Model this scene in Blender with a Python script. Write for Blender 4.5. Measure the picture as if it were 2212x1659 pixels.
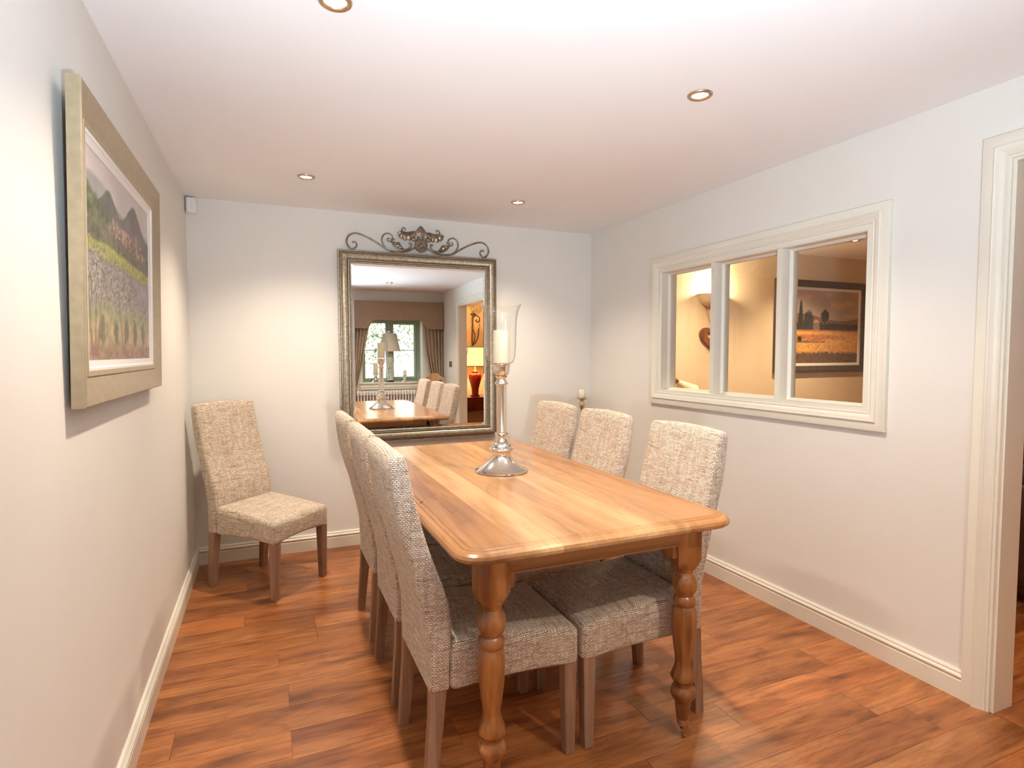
import bpy, bmesh, math, random
import numpy as np
from mathutils import Vector, Matrix

# ------------------------------------------------------------------ scene
for o in list(bpy.data.objects):
    bpy.data.objects.remove(o)
SC = bpy.context.scene
COL = SC.collection
random.seed(7)
NR = np.random.RandomState(7)

# room: left wall x=0, back wall y=0, right wall x=W, rear wall y=RY
W, H, RY = 2.844, 2.268, -4.9
WT = 0.116                      # thickness of the right wall

# ------------------------------------------------------------------ camera
F, CX, CY, CZ, YAW, PITCH, ROLL = 1234.356, 0.434, -4.0071, 1.32, 0.40445, 0.05412, -0.00235
cam = bpy.data.cameras.new('camera')
cam.sensor_fit = 'HORIZONTAL'
cam.sensor_width = 36.0
cam.lens = F / 2212 * 36.0
cam.clip_start = 0.02
cam_o = bpy.data.objects.new('camera', cam)
COL.objects.link(cam_o)
_f = Vector((math.sin(YAW), math.cos(YAW), 0)); _r = Vector((math.cos(YAW), -math.sin(YAW), 0)); _u = Vector((0, 0, 1))
_f2 = _f * math.cos(PITCH) - _u * math.sin(PITCH); _u2 = _u * math.cos(PITCH) + _f * math.sin(PITCH)
_r3 = _r * math.cos(ROLL) + _u2 * math.sin(ROLL); _u3 = _u2 * math.cos(ROLL) - _r * math.sin(ROLL)
_m = Matrix((_r3, _u3, -_f2)).transposed().to_4x4()
_m.translation = Vector((CX, CY, CZ))
cam_o.matrix_world = _m
SC.camera = cam_o

# ------------------------------------------------------------------ light
SC.view_settings.view_transform = 'Standard'
SC.view_settings.look = 'None'
SC.view_settings.gamma = 1.0
SC.view_settings.use_curve_mapping = False
SC.view_settings.exposure = 0.43

SKY = 3.6                       # overcast-bright summer sky
SPOT_W = 68.0                   # each halogen downlight
FLASH_W = 216.0                 # photographer's flash, bounced off the ceiling
SPOT_COL = (1.0, 0.83, 0.64)
world = bpy.data.worlds.new('sky')
SC.world = world
world.use_nodes = True
world.node_tree.nodes['Background'].inputs[0].default_value = (0.90, 0.96, 1.0, 1)
world.node_tree.nodes['Background'].inputs[1].default_value = SKY


def lamp(name, kind, loc, target, energy, color, **kw):
    d = bpy.data.lights.new(name, kind)
    d.energy = energy
    d.color = color
    for k, v in kw.items():
        setattr(d, k, v)
    o = bpy.data.objects.new(name, d)
    COL.objects.link(o)
    o.location = loc
    o.rotation_euler = (Vector(target) - Vector(loc)).to_track_quat('-Z', 'Y').to_euler()
    return o


# sun comes over the roof of the house: it lights the garden only
lamp('sun', 'SUN', (0, 8, 12), (0, -6, 0), 5.0, (1.0, 0.95, 0.86), angle=0.02)
# the bounce of the photographer's flash shows as the white patch on the ceiling in the mirror
lamp('flash', 'SPOT', (0.62, -4.12, 1.15), (1.15, -3.00, 2.27), FLASH_W, (0.74, 0.88, 1.0),
     spot_size=math.radians(126), spot_blend=1.0, shadow_soft_size=0.04)
# sky light entering by the rear window (portal: only guides sampling of the sky)
pd = bpy.data.lights.new('window_portal', 'AREA')
pd.shape = 'RECTANGLE'; pd.size = 0.92; pd.size_y = 0.98
pd.cycles.is_portal = True
po = bpy.data.objects.new('window_portal', pd)
COL.objects.link(po)
po.location = (2.07, -5.22, 1.36)
po.rotation_euler = (math.radians(90), 0, 0)
SC.cycles.max_bounces = 10
SC.cycles.diffuse_bounces = 5
SC.cycles.glossy_bounces = 6
SC.cycles.transmission_bounces = 8
SC.cycles.transparent_max_bounces = 8
SC.cycles.sample_clamp_indirect = 6.0
SC.cycles.caustics_reflective = False
SC.cycles.caustics_refractive = False
SC.cycles.use_denoising = True


# ------------------------------------------------------------------ helpers
def s2l(c):
    return tuple(((v / 255) / 12.92 if v <= 10.3 else (((v / 255) + 0.055) / 1.055) ** 2.4) for v in c)


class NT:
    """tiny node-tree builder"""
    def __init__(self, name):
        self.m = bpy.data.materials.new(name)
        self.m.use_nodes = True
        self.t = self.m.node_tree
        self.b = self.t.nodes['Principled BSDF']
        self.out = self.t.nodes['Material Output']

    def n(self, typ, props=None, **inputs):
        nd = self.t.nodes.new(typ)
        for k, v in (props or {}).items():
            setattr(nd, k, v)
        for k, v in inputs.items():
            key = int(k[1:]) if k[0] == '_' and k[1:].isdigit() else k.replace('_', ' ')
            self.set(nd.inputs[key], v)
        return nd

    def set(self, sock, v):
        if isinstance(v, bpy.types.NodeSocket):
            self.t.links.new(v, sock)
        elif isinstance(v, bpy.types.Node):
            self.t.links.new(v.outputs[0], sock)
        else:
            if isinstance(v, (tuple, list)) and len(v) == 3 and sock.type == 'RGBA':
                v = (*v, 1)
            sock.default_value = v

    def p(self, **kw):
        for k, v in kw.items():
            self.set(self.b.inputs[k.replace('_', ' ')], v)
        return self

    def ramp(self, fac, stops, interp='LINEAR'):
        nd = self.t.nodes.new('ShaderNodeValToRGB')
        nd.color_ramp.interpolation = interp
        e = nd.color_ramp.elements
        while len(e) < len(stops):
            e.new(0.5)
        for i, (p, c) in enumerate(stops):
            e[i].position = p
            e[i].color = (*c, 1) if len(c) == 3 else c
        self.set(nd.inputs[0], fac)
        return nd

    def mix(self, a, b, fac, blend='MIX'):
        nd = self.t.nodes.new('ShaderNodeMix')
        nd.data_type = 'RGBA'
        nd.blend_type = blend
        self.set(nd.inputs[0], fac)
        self.set(nd.inputs[6], a)
        self.set(nd.inputs[7], b)
        return nd.outputs[2]

    def coord(self, kind='Object', scale=(1, 1, 1), off=None, rot=None):
        tc = self.t.nodes.new('ShaderNodeTexCoord')
        src = tc.outputs[kind]
        if off is not None:
            va = self.n('ShaderNodeVectorMath', {'operation': 'ADD'}, _0=src, _1=off)
            src = va.outputs[0]
        mp = self.n('ShaderNodeMapping', None, Vector=src, Scale=scale)
        if rot:
            mp.inputs['Rotation'].default_value = rot
        return mp.outputs[0]

    def bump(self, h, strength=0.2, dist=0.01):
        b = self.n('ShaderNodeBump', None, Height=h, Strength=strength, Distance=dist)
        self.set(self.b.inputs['Normal'], b)
        return self


def paint(name, rgb, rough=0.6, var=0.03, bump=0.0, scale=6.0, metal=0.0, **kw):
    """painted or plain surface with slight mottling; rgb is linear"""
    t = NT(name)
    nz = t.n('ShaderNodeTexNoise', None, Vector=t.coord(), Scale=scale, Detail=4.0)
    lo = tuple(c * (1 - var) for c in rgb); hi = tuple(min(1, c * (1 + var)) for c in rgb)
    t.p(Base_Color=t.ramp(nz, [(0.3, lo), (0.7, hi)]), Roughness=rough, Metallic=metal)
    if bump:
        n2 = t.n('ShaderNodeTexNoise', None, Vector=t.coord(), Scale=scale * 30, Detail=3.0)
        t.bump(n2, bump, 0.002)
    for k, v in kw.items():
        t.p(**{k: v})
    return t.m


def link(o, parent=None):
    COL.objects.link(o)
    if parent is not None:
        o.parent = parent
    return o


def box_uv(me):
    uv = me.uv_layers.new(name='UVMap')
    n = len(me.loops)
    co = np.empty(len(me.vertices) * 3); me.vertices.foreach_get('co', co); co = co.reshape(-1, 3)
    vi = np.empty(n, dtype=np.int32); me.loops.foreach_get('vertex_index', vi)
    pn = np.empty(len(me.polygons) * 3); me.polygons.foreach_get('normal', pn); pn = np.abs(pn.reshape(-1, 3))
    lt = np.empty(len(me.polygons), dtype=np.int32); me.polygons.foreach_get('loop_total', lt)
    ax = np.repeat(pn.argmax(1), lt)
    p = co[vi]
    u = np.where(ax == 0, p[:, 1], np.where(ax == 1, p[:, 0], p[:, 1]))
    v = np.where(ax == 2, p[:, 0], p[:, 2])
    uv.data.foreach_set('uv', np.stack([u, v], 1).ravel())


def obj(name, bm, mat, parent=None, smooth=None, uv=False):
    bmesh.ops.recalc_face_normals(bm, faces=bm.faces)
    me = bpy.data.meshes.new(name)
    bm.to_mesh(me)
    bm.free()
    if mat:
        me.materials.append(mat)
    if smooth is not None:
        me.shade_smooth()
        if smooth < 180:
            me.set_sharp_from_angle(angle=math.radians(smooth))
    if uv:
        box_uv(me)
    o = bpy.data.objects.new(name, me)
    return link(o, parent)


def thing(name, label, cat, loc=(0, 0, 0), rz=0.0, group=None):
    o = bpy.data.objects.new(name, None)
    o.empty_display_size = 0.05
    link(o)
    o.location = loc
    o.rotation_euler = (0, 0, rz)
    return tag(o, label, cat, group)


def tag(o, label, cat, group=None, kind=None):
    o['label'] = label
    o['category'] = cat
    if group:
        o['group'] = group
    if kind:
        o['kind'] = kind
    return o


def structure(o, label=None, cat=None):
    o['kind'] = 'structure'
    if label:
        o['label'] = label
        o['category'] = cat
    return o


def copy_tree(o, parent=None):
    c = o.copy()
    COL.objects.link(c)
    c.parent = parent
    for ch in list(o.children):
        copy_tree(ch, c)
    return c


def B():
    return bmesh.new()


def box(bm, x0, x1, y0, y1, z0, z1, bev=0.0, seg=2):
    vs = [bm.verts.new(p) for p in [(x0, y0, z0), (x1, y0, z0), (x1, y1, z0), (x0, y1, z0),
                                    (x0, y0, z1), (x1, y0, z1), (x1, y1, z1), (x0, y1, z1)]]
    fs = [bm.faces.new([vs[i] for i in f]) for f in
          [(3, 2, 1, 0), (4, 5, 6, 7), (0, 1, 5, 4), (1, 2, 6, 5), (2, 3, 7, 6), (3, 0, 4, 7)]]
    if bev:
        es = list({e for f in fs for e in f.edges})
        bmesh.ops.bevel(bm, geom=es, offset=bev, segments=seg, affect='EDGES', profile=0.5)
    return vs


def hexa(bm, bot, top, bev=0.0):
    """box from two quads (lists of 4 points)"""
    vs = [bm.verts.new(p) for p in list(bot) + list(top)]
    fs = [bm.faces.new([vs[i] for i in f]) for f in
          [(3, 2, 1, 0), (4, 5, 6, 7), (0, 1, 5, 4), (1, 2, 6, 5), (2, 3, 7, 6), (3, 0, 4, 7)]]
    if bev:
        bmesh.ops.bevel(bm, geom=list({e for f in fs for e in f.edges}), offset=bev, segments=2, affect='EDGES', profile=0.5)


def lathe(bm, prof, n=32, c=(0, 0, 0), fn=None):
    rings = []
    for r, z in prof:
        if r < 1e-6:
            rings.append([bm.verts.new((c[0], c[1], c[2] + z))])
        else:
            ring = []
            for k in range(n):
                a = 2 * math.pi * k / n
                rr = r * (fn(a, z) if fn else 1)
                ring.append(bm.verts.new((c[0] + rr * math.cos(a), c[1] + rr * math.sin(a), c[2] + z)))
            rings.append(ring)
    for A, Bq in zip(rings, rings[1:]):
        for k in range(n):
            k2 = (k + 1) % n
            if len(A) == 1 and len(Bq) == 1:
                continue
            if len(A) == 1:
                bm.faces.new((A[0], Bq[k2], Bq[k]))
            elif len(Bq) == 1:
                bm.faces.new((A[k], A[k2], Bq[0]))
            else:
                bm.faces.new((A[k], A[k2], Bq[k2], Bq[k]))
    for end in (rings[0], rings[-1]):
        if len(end) > 2 and len(prof) > 1:
            try:
                bm.faces.new(end)
            except ValueError:
                pass


def spline(pts, per=8):
    """Catmull-Rom through the points"""
    P = [Vector(p) for p in pts]
    P = [P[0] * 2 - P[1]] + P + [P[-1] * 2 - P[-2]]
    out = []
    for i in range(1, len(P) - 2):
        for k in range(per):
            t = k / per
            a, b, c, d = P[i - 1], P[i], P[i + 1], P[i + 2]
            out.append(0.5 * ((2 * b) + (c - a) * t + (2 * a - 5 * b + 4 * c - d) * t * t + (3 * b - a - 3 * c + d) * t ** 3))
    out.append(P[-2])
    return out


def tube(bm, pts, r, n=8, closed=False):
    pts = [Vector(p) for p in pts]
    m = len(pts)
    rf = r if callable(r) else (lambda s: r)
    up = None
    rings = []
    for i, p in enumerate(pts):
        if closed:
            t = pts[(i + 1) % m] - pts[i - 1]
        else:
            t = pts[min(i + 1, m - 1)] - pts[max(i - 1, 0)]
        t.normalize()
        if up is None:
            up = t.orthogonal().normalized()
        up = (up - t * up.dot(t))
        up = up.normalized() if up.length > 1e-6 else t.orthogonal().normalized()
        s = t.cross(up)
        rr = rf(i / max(1, m - 1))
        rings.append([bm.verts.new(p + (up * math.cos(2 * math.pi * k / n) + s * math.sin(2 * math.pi * k / n)) * rr) for k in range(n)])
    for i in range(m if closed else m - 1):
        A, Bq = rings[i], rings[(i + 1) % m]
        for k in range(n):
            bm.faces.new((A[k], A[(k + 1) % n], Bq[(k + 1) % n], Bq[k]))
    if not closed:
        bm.faces.new(rings[0]); bm.faces.new(rings[-1])


def rbox(bm, x0, x1, y0, y1, z0, z1, r, div=(6, 6, 4), fn=None, na=3):
    """box with rounded edges and a gridded skin; fn(p)->p shapes it"""
    def axis(a, b, d):
        offs = [r * math.tan(math.radians(45) * (na - k) / na) for k in range(na)]
        lo = [a + r - o for o in offs]
        hi = [b - r + o for o in reversed(offs)]
        mid = [a + r + (b - a - 2 * r) * k / d for k in range(d + 1)]
        return lo + mid + hi
    X, Y, Z = axis(x0, x1, div[0]), axis(y0, y1, div[1]), axis(z0, z1, div[2])
    cache = {}

    def V(i, j, k):
        key = (i, j, k)
        if key not in cache:
            p = Vector((X[i], Y[j], Z[k]))
            q = Vector((min(max(p.x, x0 + r), x1 - r), min(max(p.y, y0 + r), y1 - r), min(max(p.z, z0 + r), z1 - r)))
            d = p - q
            if d.length > 1e-9:
                p = q + d.normalized() * r
            if fn:
                p = fn(p)
            cache[key] = bm.verts.new(p)
        return cache[key]
    a, b, c = len(X) - 1, len(Y) - 1, len(Z) - 1
    for i in range(a):
        for j in range(b):
            bm.faces.new((V(i, j, 0), V(i, j + 1, 0), V(i + 1, j + 1, 0), V(i + 1, j, 0)))
            bm.faces.new((V(i, j, c), V(i + 1, j, c), V(i + 1, j + 1, c), V(i, j + 1, c)))
    for i in range(a):
        for k in range(c):
            bm.faces.new((V(i, 0, k), V(i + 1, 0, k), V(i + 1, 0, k + 1), V(i, 0, k + 1)))
            bm.faces.new((V(i, b, k), V(i, b, k + 1), V(i + 1, b, k + 1), V(i + 1, b, k)))
    for j in range(b):
        for k in range(c):
            bm.faces.new((V(0, j, k), V(0, j, k + 1), V(0, j + 1, k + 1), V(0, j + 1, k)))
            bm.faces.new((V(a, j, k), V(a, j + 1, k), V(a, j + 1, k + 1), V(a, j, k + 1)))


def rect_frame(bm, to3, u0, u1, v0, v1, prof, door=False):
    """moulding swept round a rectangle with mitred corners; prof = (inset, height) pairs, closed ring"""
    loops = []
    for d, h in prof:
        if door:
            pts = [(u0 + d, v0), (u0 + d, v1 - d), (u1 - d, v1 - d), (u1 - d, v0)]
        else:
            pts = [(u0 + d, v0 + d), (u0 + d, v1 - d), (u1 - d, v1 - d), (u1 - d, v0 + d)]
        loops.append([bm.verts.new(to3(u, v, h)) for u, v in pts])
    n = len(loops)
    for i in range(n):
        A, C = loops[i], loops[(i + 1) % n]
        for k in range(3 if door else 4):
            k2 = (k + 1) % 4
            bm.faces.new((A[k], A[k2], C[k2], C[k]))
    if door:
        bm.faces.new([l[0] for l in loops])
        bm.faces.new([l[3] for l in reversed(loops)])


def prism(bm, outline, to3, h0, h1, bev=0.0, seg=2, holes=()):
    """extrude a 2D outline between heights h0 and h1"""
    if not holes:
        a = [bm.verts.new(to3(u, v, h0)) for u, v in outline]
        b = [bm.verts.new(to3(u, v, h1)) for u, v in outline]
        fa = bm.faces.new(a); fb = bm.faces.new(list(reversed(b)))
        n = len(a)
        for k in range(n):
            bm.faces.new((a[k], b[k], b[(k + 1) % n], a[(k + 1) % n]))
        if bev:
            bmesh.ops.bevel(bm, geom=list(fb.edges) + list(fa.edges), offset=bev, segments=seg, affect='EDGES', profile=0.5)
        return
    rings = [list(outline)] + [list(h) for h in holes]
    for hh in (h0, h1):
        es = []
        for ring in rings:
            vs = [bm.verts.new(to3(u, v, hh)) for u, v in ring]
            es += [bm.edges.new((vs[k], vs[(k + 1) % len(vs)])) for k in range(len(vs))]
        bmesh.ops.triangle_fill(bm, use_beauty=True, use_dissolve=False, edges=es)
    for ring in rings:
        n = len(ring)
        for k in range(n):
            (u, v), (u2, v2) = ring[k], ring[(k + 1) % n]
            q = [bm.verts.new(to3(*p)) for p in ((u, v, h0), (u2, v2, h0), (u2, v2, h1), (u, v, h1))]
            bm.faces.new(q)
    bmesh.ops.remove_doubles(bm, verts=bm.verts, dist=1e-5)


def wall(name, to3, u0, u1, v0, v1, h0, h1, holes, mat):
    """wall slab with rectangular openings, one clean skin"""
    bm = B()
    U = sorted({u0, u1, *[h[0] for h in holes], *[h[1] for h in holes]})
    V = sorted({v0, v1, *[h[2] for h in holes], *[h[3] for h in holes]})
    solid = {}
    for i in range(len(U) - 1):
        for j in range(len(V) - 1):
            cu, cv = (U[i] + U[i + 1]) / 2, (V[j] + V[j + 1]) / 2
            solid[i, j] = not any(a < cu < b and c < cv < d for a, b, c, d in holes)
    cache = {}

    def P(i, j, h):
        k = (i, j, h)
        if k not in cache:
            cache[k] = bm.verts.new(to3(U[i], V[j], h))
        return cache[k]
    for (i, j), s in solid.items():
        if not s:
            continue
        for h in (h0, h1):
            bm.faces.new((P(i, j, h), P(i + 1, j, h), P(i + 1, j + 1, h), P(i, j + 1, h)))
        for (a, b, ni, nj) in (((i, j), (i + 1, j), i, j - 1), ((i + 1, j), (i + 1, j + 1), i + 1, j),
                               ((i + 1, j + 1), (i, j + 1), i, j + 1), ((i, j + 1), (i, j), i - 1, j)):
            if not solid.get((ni, nj), False):
                bm.faces.new((P(*a, h0), P(*b, h0), P(*b, h1), P(*a, h1)))
    return structure(obj(name, bm, mat))


def on_right(u, v, h):      # right wall: u = y, v = z, h = out of the wall into the room
    return (W - h, u, v)


def on_left(u, v, h):
    return (h, u, v)


def on_back(u, v, h):
    return (u, -h, v)


def on_rear(u, v, h):
    return (u, RY + h, v)


# ------------------------------------------------------------------ materials
M = {}
M['wall'] = paint('wall_paint', (0.76, 0.75, 0.71), 0.75, 0.015, 0.05, 3.0)
M['wall_warm'] = paint('cream_wall_paint', (0.76, 0.64, 0.45), 0.75, 0.02, 0.05, 3.0)
M['ceiling'] = paint('ceiling_paint', (0.86, 0.86, 0.87), 0.85, 0.01, 0.04, 3.0)
M['trim'] = paint('cream_eggshell', (0.76, 0.735, 0.645), 0.38, 0.015, 0.0, 4.0)
M['white'] = paint('white_enamel', (0.80, 0.79, 0.76), 0.35, 0.02)
M['plastic'] = paint('white_plastic', (0.82, 0.82, 0.80), 0.4, 0.01)
M['silver'] = paint('polished_silver', (0.80, 0.76, 0.70), 0.12, 0.05, 0.0, 20.0, 1.0)
M['brass'] = paint('aged_brass', (0.45, 0.34, 0.16), 0.3, 0.15, 0.0, 30.0, 1.0)
M['nickel'] = paint('brushed_nickel', (0.62, 0.50, 0.36), 0.28, 0.08, 0.0, 30.0, 1.0)
M['iron'] = paint('wrought_iron', (0.06, 0.03, 0.02), 0.5, 0.2, 0.1, 40.0, 0.3)
M['wax'] = paint('ivory_wax', (0.83, 0.77, 0.60), 0.45, 0.02, 0.0, 15.0, 0.0, Subsurface_Weight=0.15, Subsurface_Radius=(0.02, 0.012, 0.006))
M['green'] = paint('sage_green_paint', (0.30, 0.38, 0.29), 0.45, 0.03)
M['pelmet'] = paint('brown_linen', (0.33, 0.225, 0.15), 0.9, 0.12, 0.3, 60.0)
M['curtain'] = paint('taupe_curtain', (0.40, 0.30, 0.21), 0.85, 0.10, 0.2, 60.0)
M['leather'] = paint('brown_leather', (0.055, 0.028, 0.02), 0.35, 0.25, 0.2, 12.0)
M['shade'] = paint('cream_lampshade', (0.62, 0.57, 0.45), 0.9, 0.05, 0.1, 80.0)
M['red_glaze'] = paint('red_glaze', (0.30, 0.012, 0.015), 0.12, 0.2, 0.0, 8.0, 0.0, Coat_Weight=0.5)
M['black'] = paint('black_lacquer', (0.012, 0.012, 0.012), 0.3, 0.1)
M['slip'] = paint('white_slip', (0.78, 0.76, 0.74), 0.5, 0.02)
M['string'] = paint('red_string', (0.32, 0.07, 0.03), 0.8, 0.1)
M['plaster'] = paint('sconce_plaster', (0.75, 0.66, 0.52), 0.8, 0.02)
M['soil'] = paint('lawn', (0.20, 0.30, 0.09), 0.9, 0.3, 0.0, 2.0)


def emit(name, rgb, strength):
    t = NT(name)
    nz = t.n('ShaderNodeTexNoise', None, Vector=t.coord(), Scale=3.0)
    t.p(Base_Color=rgb, Emission_Color=t.ramp(nz, [(0.0, tuple(c * 0.97 for c in rgb)), (1.0, rgb)]), Emission_Strength=strength)
    return t.m


M['bulb'] = emit('halogen_glow', (1.0, 0.86, 0.62), 40.0)
M['lit_shade'] = emit('lit_lampshade', (1.0, 0.62, 0.22), 1.6)


def front_fresnel(t, ior, normal=None):
    """sheen by angle on the outer faces; the inner face of the same sheet stays clear"""
    fr = t.n('ShaderNodeFresnel', None, IOR=ior)
    if normal is not None:
        t.set(fr.inputs['Normal'], normal)
    ge = t.n('ShaderNodeNewGeometry')
    fb = t.n('ShaderNodeMath', {'operation': 'SUBTRACT'}, _0=1.0, _1=ge.outputs['Backfacing'])
    return t.n('ShaderNodeMath', {'operation': 'MULTIPLY'}, _0=fr, _1=fb)


def glass(name, tint=(0.98, 0.99, 0.985), thin=False):
    t = NT(name)
    nz = t.n('ShaderNodeTexNoise', None, Vector=t.coord(), Scale=25.0)
    if thin:          # flat pane: clear with a mirror-like sheen by angle
        tr = t.n('ShaderNodeBsdfTransparent', None, Color=tint)
        gl = t.n('ShaderNodeBsdfGlossy', None, Color=(1, 1, 1), Roughness=0.0)
        fr = front_fresnel(t, 1.5)
        mx = t.n('ShaderNodeMixShader', None, _0=fr, _1=tr, _2=gl)
        t.set(t.out.inputs['Surface'], mx)
    else:
        t.p(Base_Color=tint, Roughness=0.0, IOR=1.48, Transmission_Weight=1.0)
        t.bump(nz, 0.03, 0.004)
    return t.m


M['pane'] = glass('window_glass', (0.96, 0.975, 0.96), True)


def hurricane_glass():
    t = NT('blown_glass')
    nz = t.n('ShaderNodeTexNoise', None, Vector=t.coord(scale=(1, 1, 0.35)), Scale=14.0, Detail=1.0)
    b = t.n('ShaderNodeBump', None, Height=nz, Strength=0.25, Distance=0.01)
    lw = t.n('ShaderNodeLayerWeight', None, Blend=0.5)      # more glass is crossed towards the rim of the bowl
    tr = t.n('ShaderNodeBsdfTransparent', None, Color=t.ramp(lw.outputs['Facing'], [(0.55, (0.985, 0.99, 0.985)), (0.9, (0.80, 0.81, 0.80)), (1.0, (0.55, 0.56, 0.55))]))
    gl = t.n('ShaderNodeBsdfGlossy', None, Color=(1, 1, 1), Roughness=0.02)
    t.set(gl.inputs['Normal'], b)
    fr = front_fresnel(t, 1.85, b)
    mx = t.n('ShaderNodeMixShader', None, _0=fr, _1=tr, _2=gl)
    t.set(t.out.inputs['Surface'], mx)
    return t.m


M['hglass'] = hurricane_glass()
t = NT('mirror_silvering')
nz = t.n('ShaderNodeTexNoise', None, Vector=t.coord(), Scale=2.0)
t.p(Base_Color=t.ramp(nz, [(0, (0.90, 0.91, 0.89)), (1, (0.93, 0.94, 0.92))]), Metallic=1.0, Roughness=0.0)
M['mirror'] = t.m

# antique silver-gold leaf of the mirror frame
t = NT('antique_silver_leaf')
n1 = t.n('ShaderNodeTexNoise', None, Vector=t.coord(), Scale=70.0, Detail=6.0, Roughness=0.75)
n2 = t.n('ShaderNodeTexNoise', None, Vector=t.coord(), Scale=140.0, Detail=3.0)
c1 = t.ramp(n1, [(0.30, (0.20, 0.15, 0.09)), (0.48, (0.42, 0.36, 0.27)), (0.70, (0.60, 0.55, 0.46))])
c2 = t.mix(c1, (0.10, 0.07, 0.04, 1), t.ramp(n2, [(0.62, (0, 0, 0)), (0.72, (0.8, 0.8, 0.8))]))
t.p(Base_Color=c2, Metallic=0.75, Roughness=0.36).bump(n2, 0.15, 0.002)
M['leaf'] = t.m
M['leaf_dark'] = paint('dark_gilt_line', (0.10, 0.07, 0.045), 0.35, 0.3, 0.0, 40.0, 0.6)
M['crest'] = paint('crest_metal', (0.27, 0.22, 0.17), 0.30, 0.35, 0.1, 40.0, 0.85)

# champagne-gold picture frame
t = NT('champagne_gilt')
n1 = t.n('ShaderNodeTexNoise', None, Vector=t.coord(), Scale=40.0, Detail=4.0)
t.p(Base_Color=t.ramp(n1, [(0.3, (0.40, 0.325, 0.21)), (0.7, (0.46, 0.38, 0.255))]), Metallic=0.45, Roughness=0.38)
M['gilt'] = t.m
M['dark_frame'] = paint('dark_bronze_frame', (0.075, 0.045, 0.028), 0.4, 0.3, 0.0, 20.0, 0.2)


def wood(name, cols, axis='Y', rough=0.35, scale=1.0, knots=0.0, random_off=False, tint=True, ring=0.5, coat=0.0, fine=0.25, blotch=0.0, along=1.0):
    """streaky timber with growth figure; cols = dark, mid, light (linear)"""
    t = NT(name)
    oi = t.n('ShaderNodeObjectInfo')
    off = None
    if random_off:
        cmb = t.n('ShaderNodeMath', {'operation': 'MULTIPLY'}, _0=oi.outputs['Random'], _1=37.0)
        off = t.n('ShaderNodeCombineXYZ', None, X=cmb, Y=cmb, Z=cmb).outputs[0]
    st = {'X': (0.9, 9, 9), 'Y': (9, 0.9, 9), 'Z': (9, 9, 0.9)}[axis]
    fs = {'X': (3, 90, 90), 'Y': (90, 3, 90), 'Z': (90, 90, 3)}[axis]
    k = 'XYZ'.index(axis)
    st = tuple(v * scale * (along if i == k else 1) for i, v in enumerate(st)); fs = tuple(v * scale * (along if i == k else 1) for i, v in enumerate(fs))
    warp = t.n('ShaderNodeTexNoise', None, Vector=t.coord('Object', st, off), Scale=1.0, Detail=3.0, Distortion=0.6)
    wv = t.n('ShaderNodeTexWave', {'wave_type': 'RINGS'}, Vector=t.coord('Object', tuple(v * 0.5 for v in st), off), Scale=1.6, Distortion=7.0, Detail=3.0, Detail_Scale=1.2)
    fine_n = t.n('ShaderNodeTexNoise', None, Vector=t.coord('Object', fs, off), Scale=1.0, Detail=4.0, Roughness=0.65)
    big = t.ramp(warp, [(0.28, cols[0]), (0.48, cols[1]), (0.70, cols[2])])
    rg = t.ramp(wv, [(0.0, (0.72, 0.66, 0.6)), (0.5, (1, 1, 1)), (1, (0.9, 0.87, 0.84))])
    c = t.mix(big, rg, ring, 'MULTIPLY')
    fi = t.ramp(fine_n, [(0.32, (0.45, 0.38, 0.33)), (0.56, (1, 1, 1))])
    c = t.mix(c, fi, fine, 'MULTIPLY')
    if blotch:
        bs = {'X': (2.6, 15, 15), 'Y': (15, 2.6, 15), 'Z': (15, 15, 2.6)}[axis]
        bs = tuple(v * (along if i == k else 1) for i, v in enumerate(bs))
        bn = t.n('ShaderNodeTexNoise', None, Vector=t.coord('Object', bs, off), Scale=1.0, Detail=5.0, Roughness=0.62, Distortion=1.2)
        c = t.mix(c, t.ramp(bn, [(0.33, (0.42, 0.36, 0.33)), (0.50, (0.97, 0.96, 0.95)), (0.66, (1.12, 1.12, 1.1))]), blotch, 'MULTIPLY')
    if knots:
        ks = {'X': (5, 9, 9), 'Y': (9, 6, 9), 'Z': (9, 9, 5)}[axis]
        vo = t.n('ShaderNodeTexVoronoi', None, Vector=t.coord('Object', ks, off), Scale=1.0, Randomness=1.0)
        kr = t.ramp(vo, [(0.02, (1, 1, 1)), (0.03 + 0.10 * knots, (0, 0, 0))])
        sel = t.n('ShaderNodeSeparateColor', None, Color=vo.outputs['Color'])
        few = t.n('ShaderNodeMath', {'operation': 'GREATER_THAN'}, _0=sel.outputs[0], _1=0.62)
        km = t.n('ShaderNodeMath', {'operation': 'MULTIPLY'}, _0=kr.outputs[0], _1=few)
        c = t.mix(c, tuple(v * 0.22 for v in cols[0]), km.outputs[0])
    if tint:
        c = t.mix(c, oi.outputs['Color'], 1.0, 'MULTIPLY')
    t.p(Base_Color=c, Roughness=rough, Coat_Weight=coat, Coat_Roughness=0.15)
    t.bump(fine_n, 0.08, 0.001)
    return t.m


def L3(*rgb):
    return tuple(s2l(c) for c in rgb)


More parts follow.
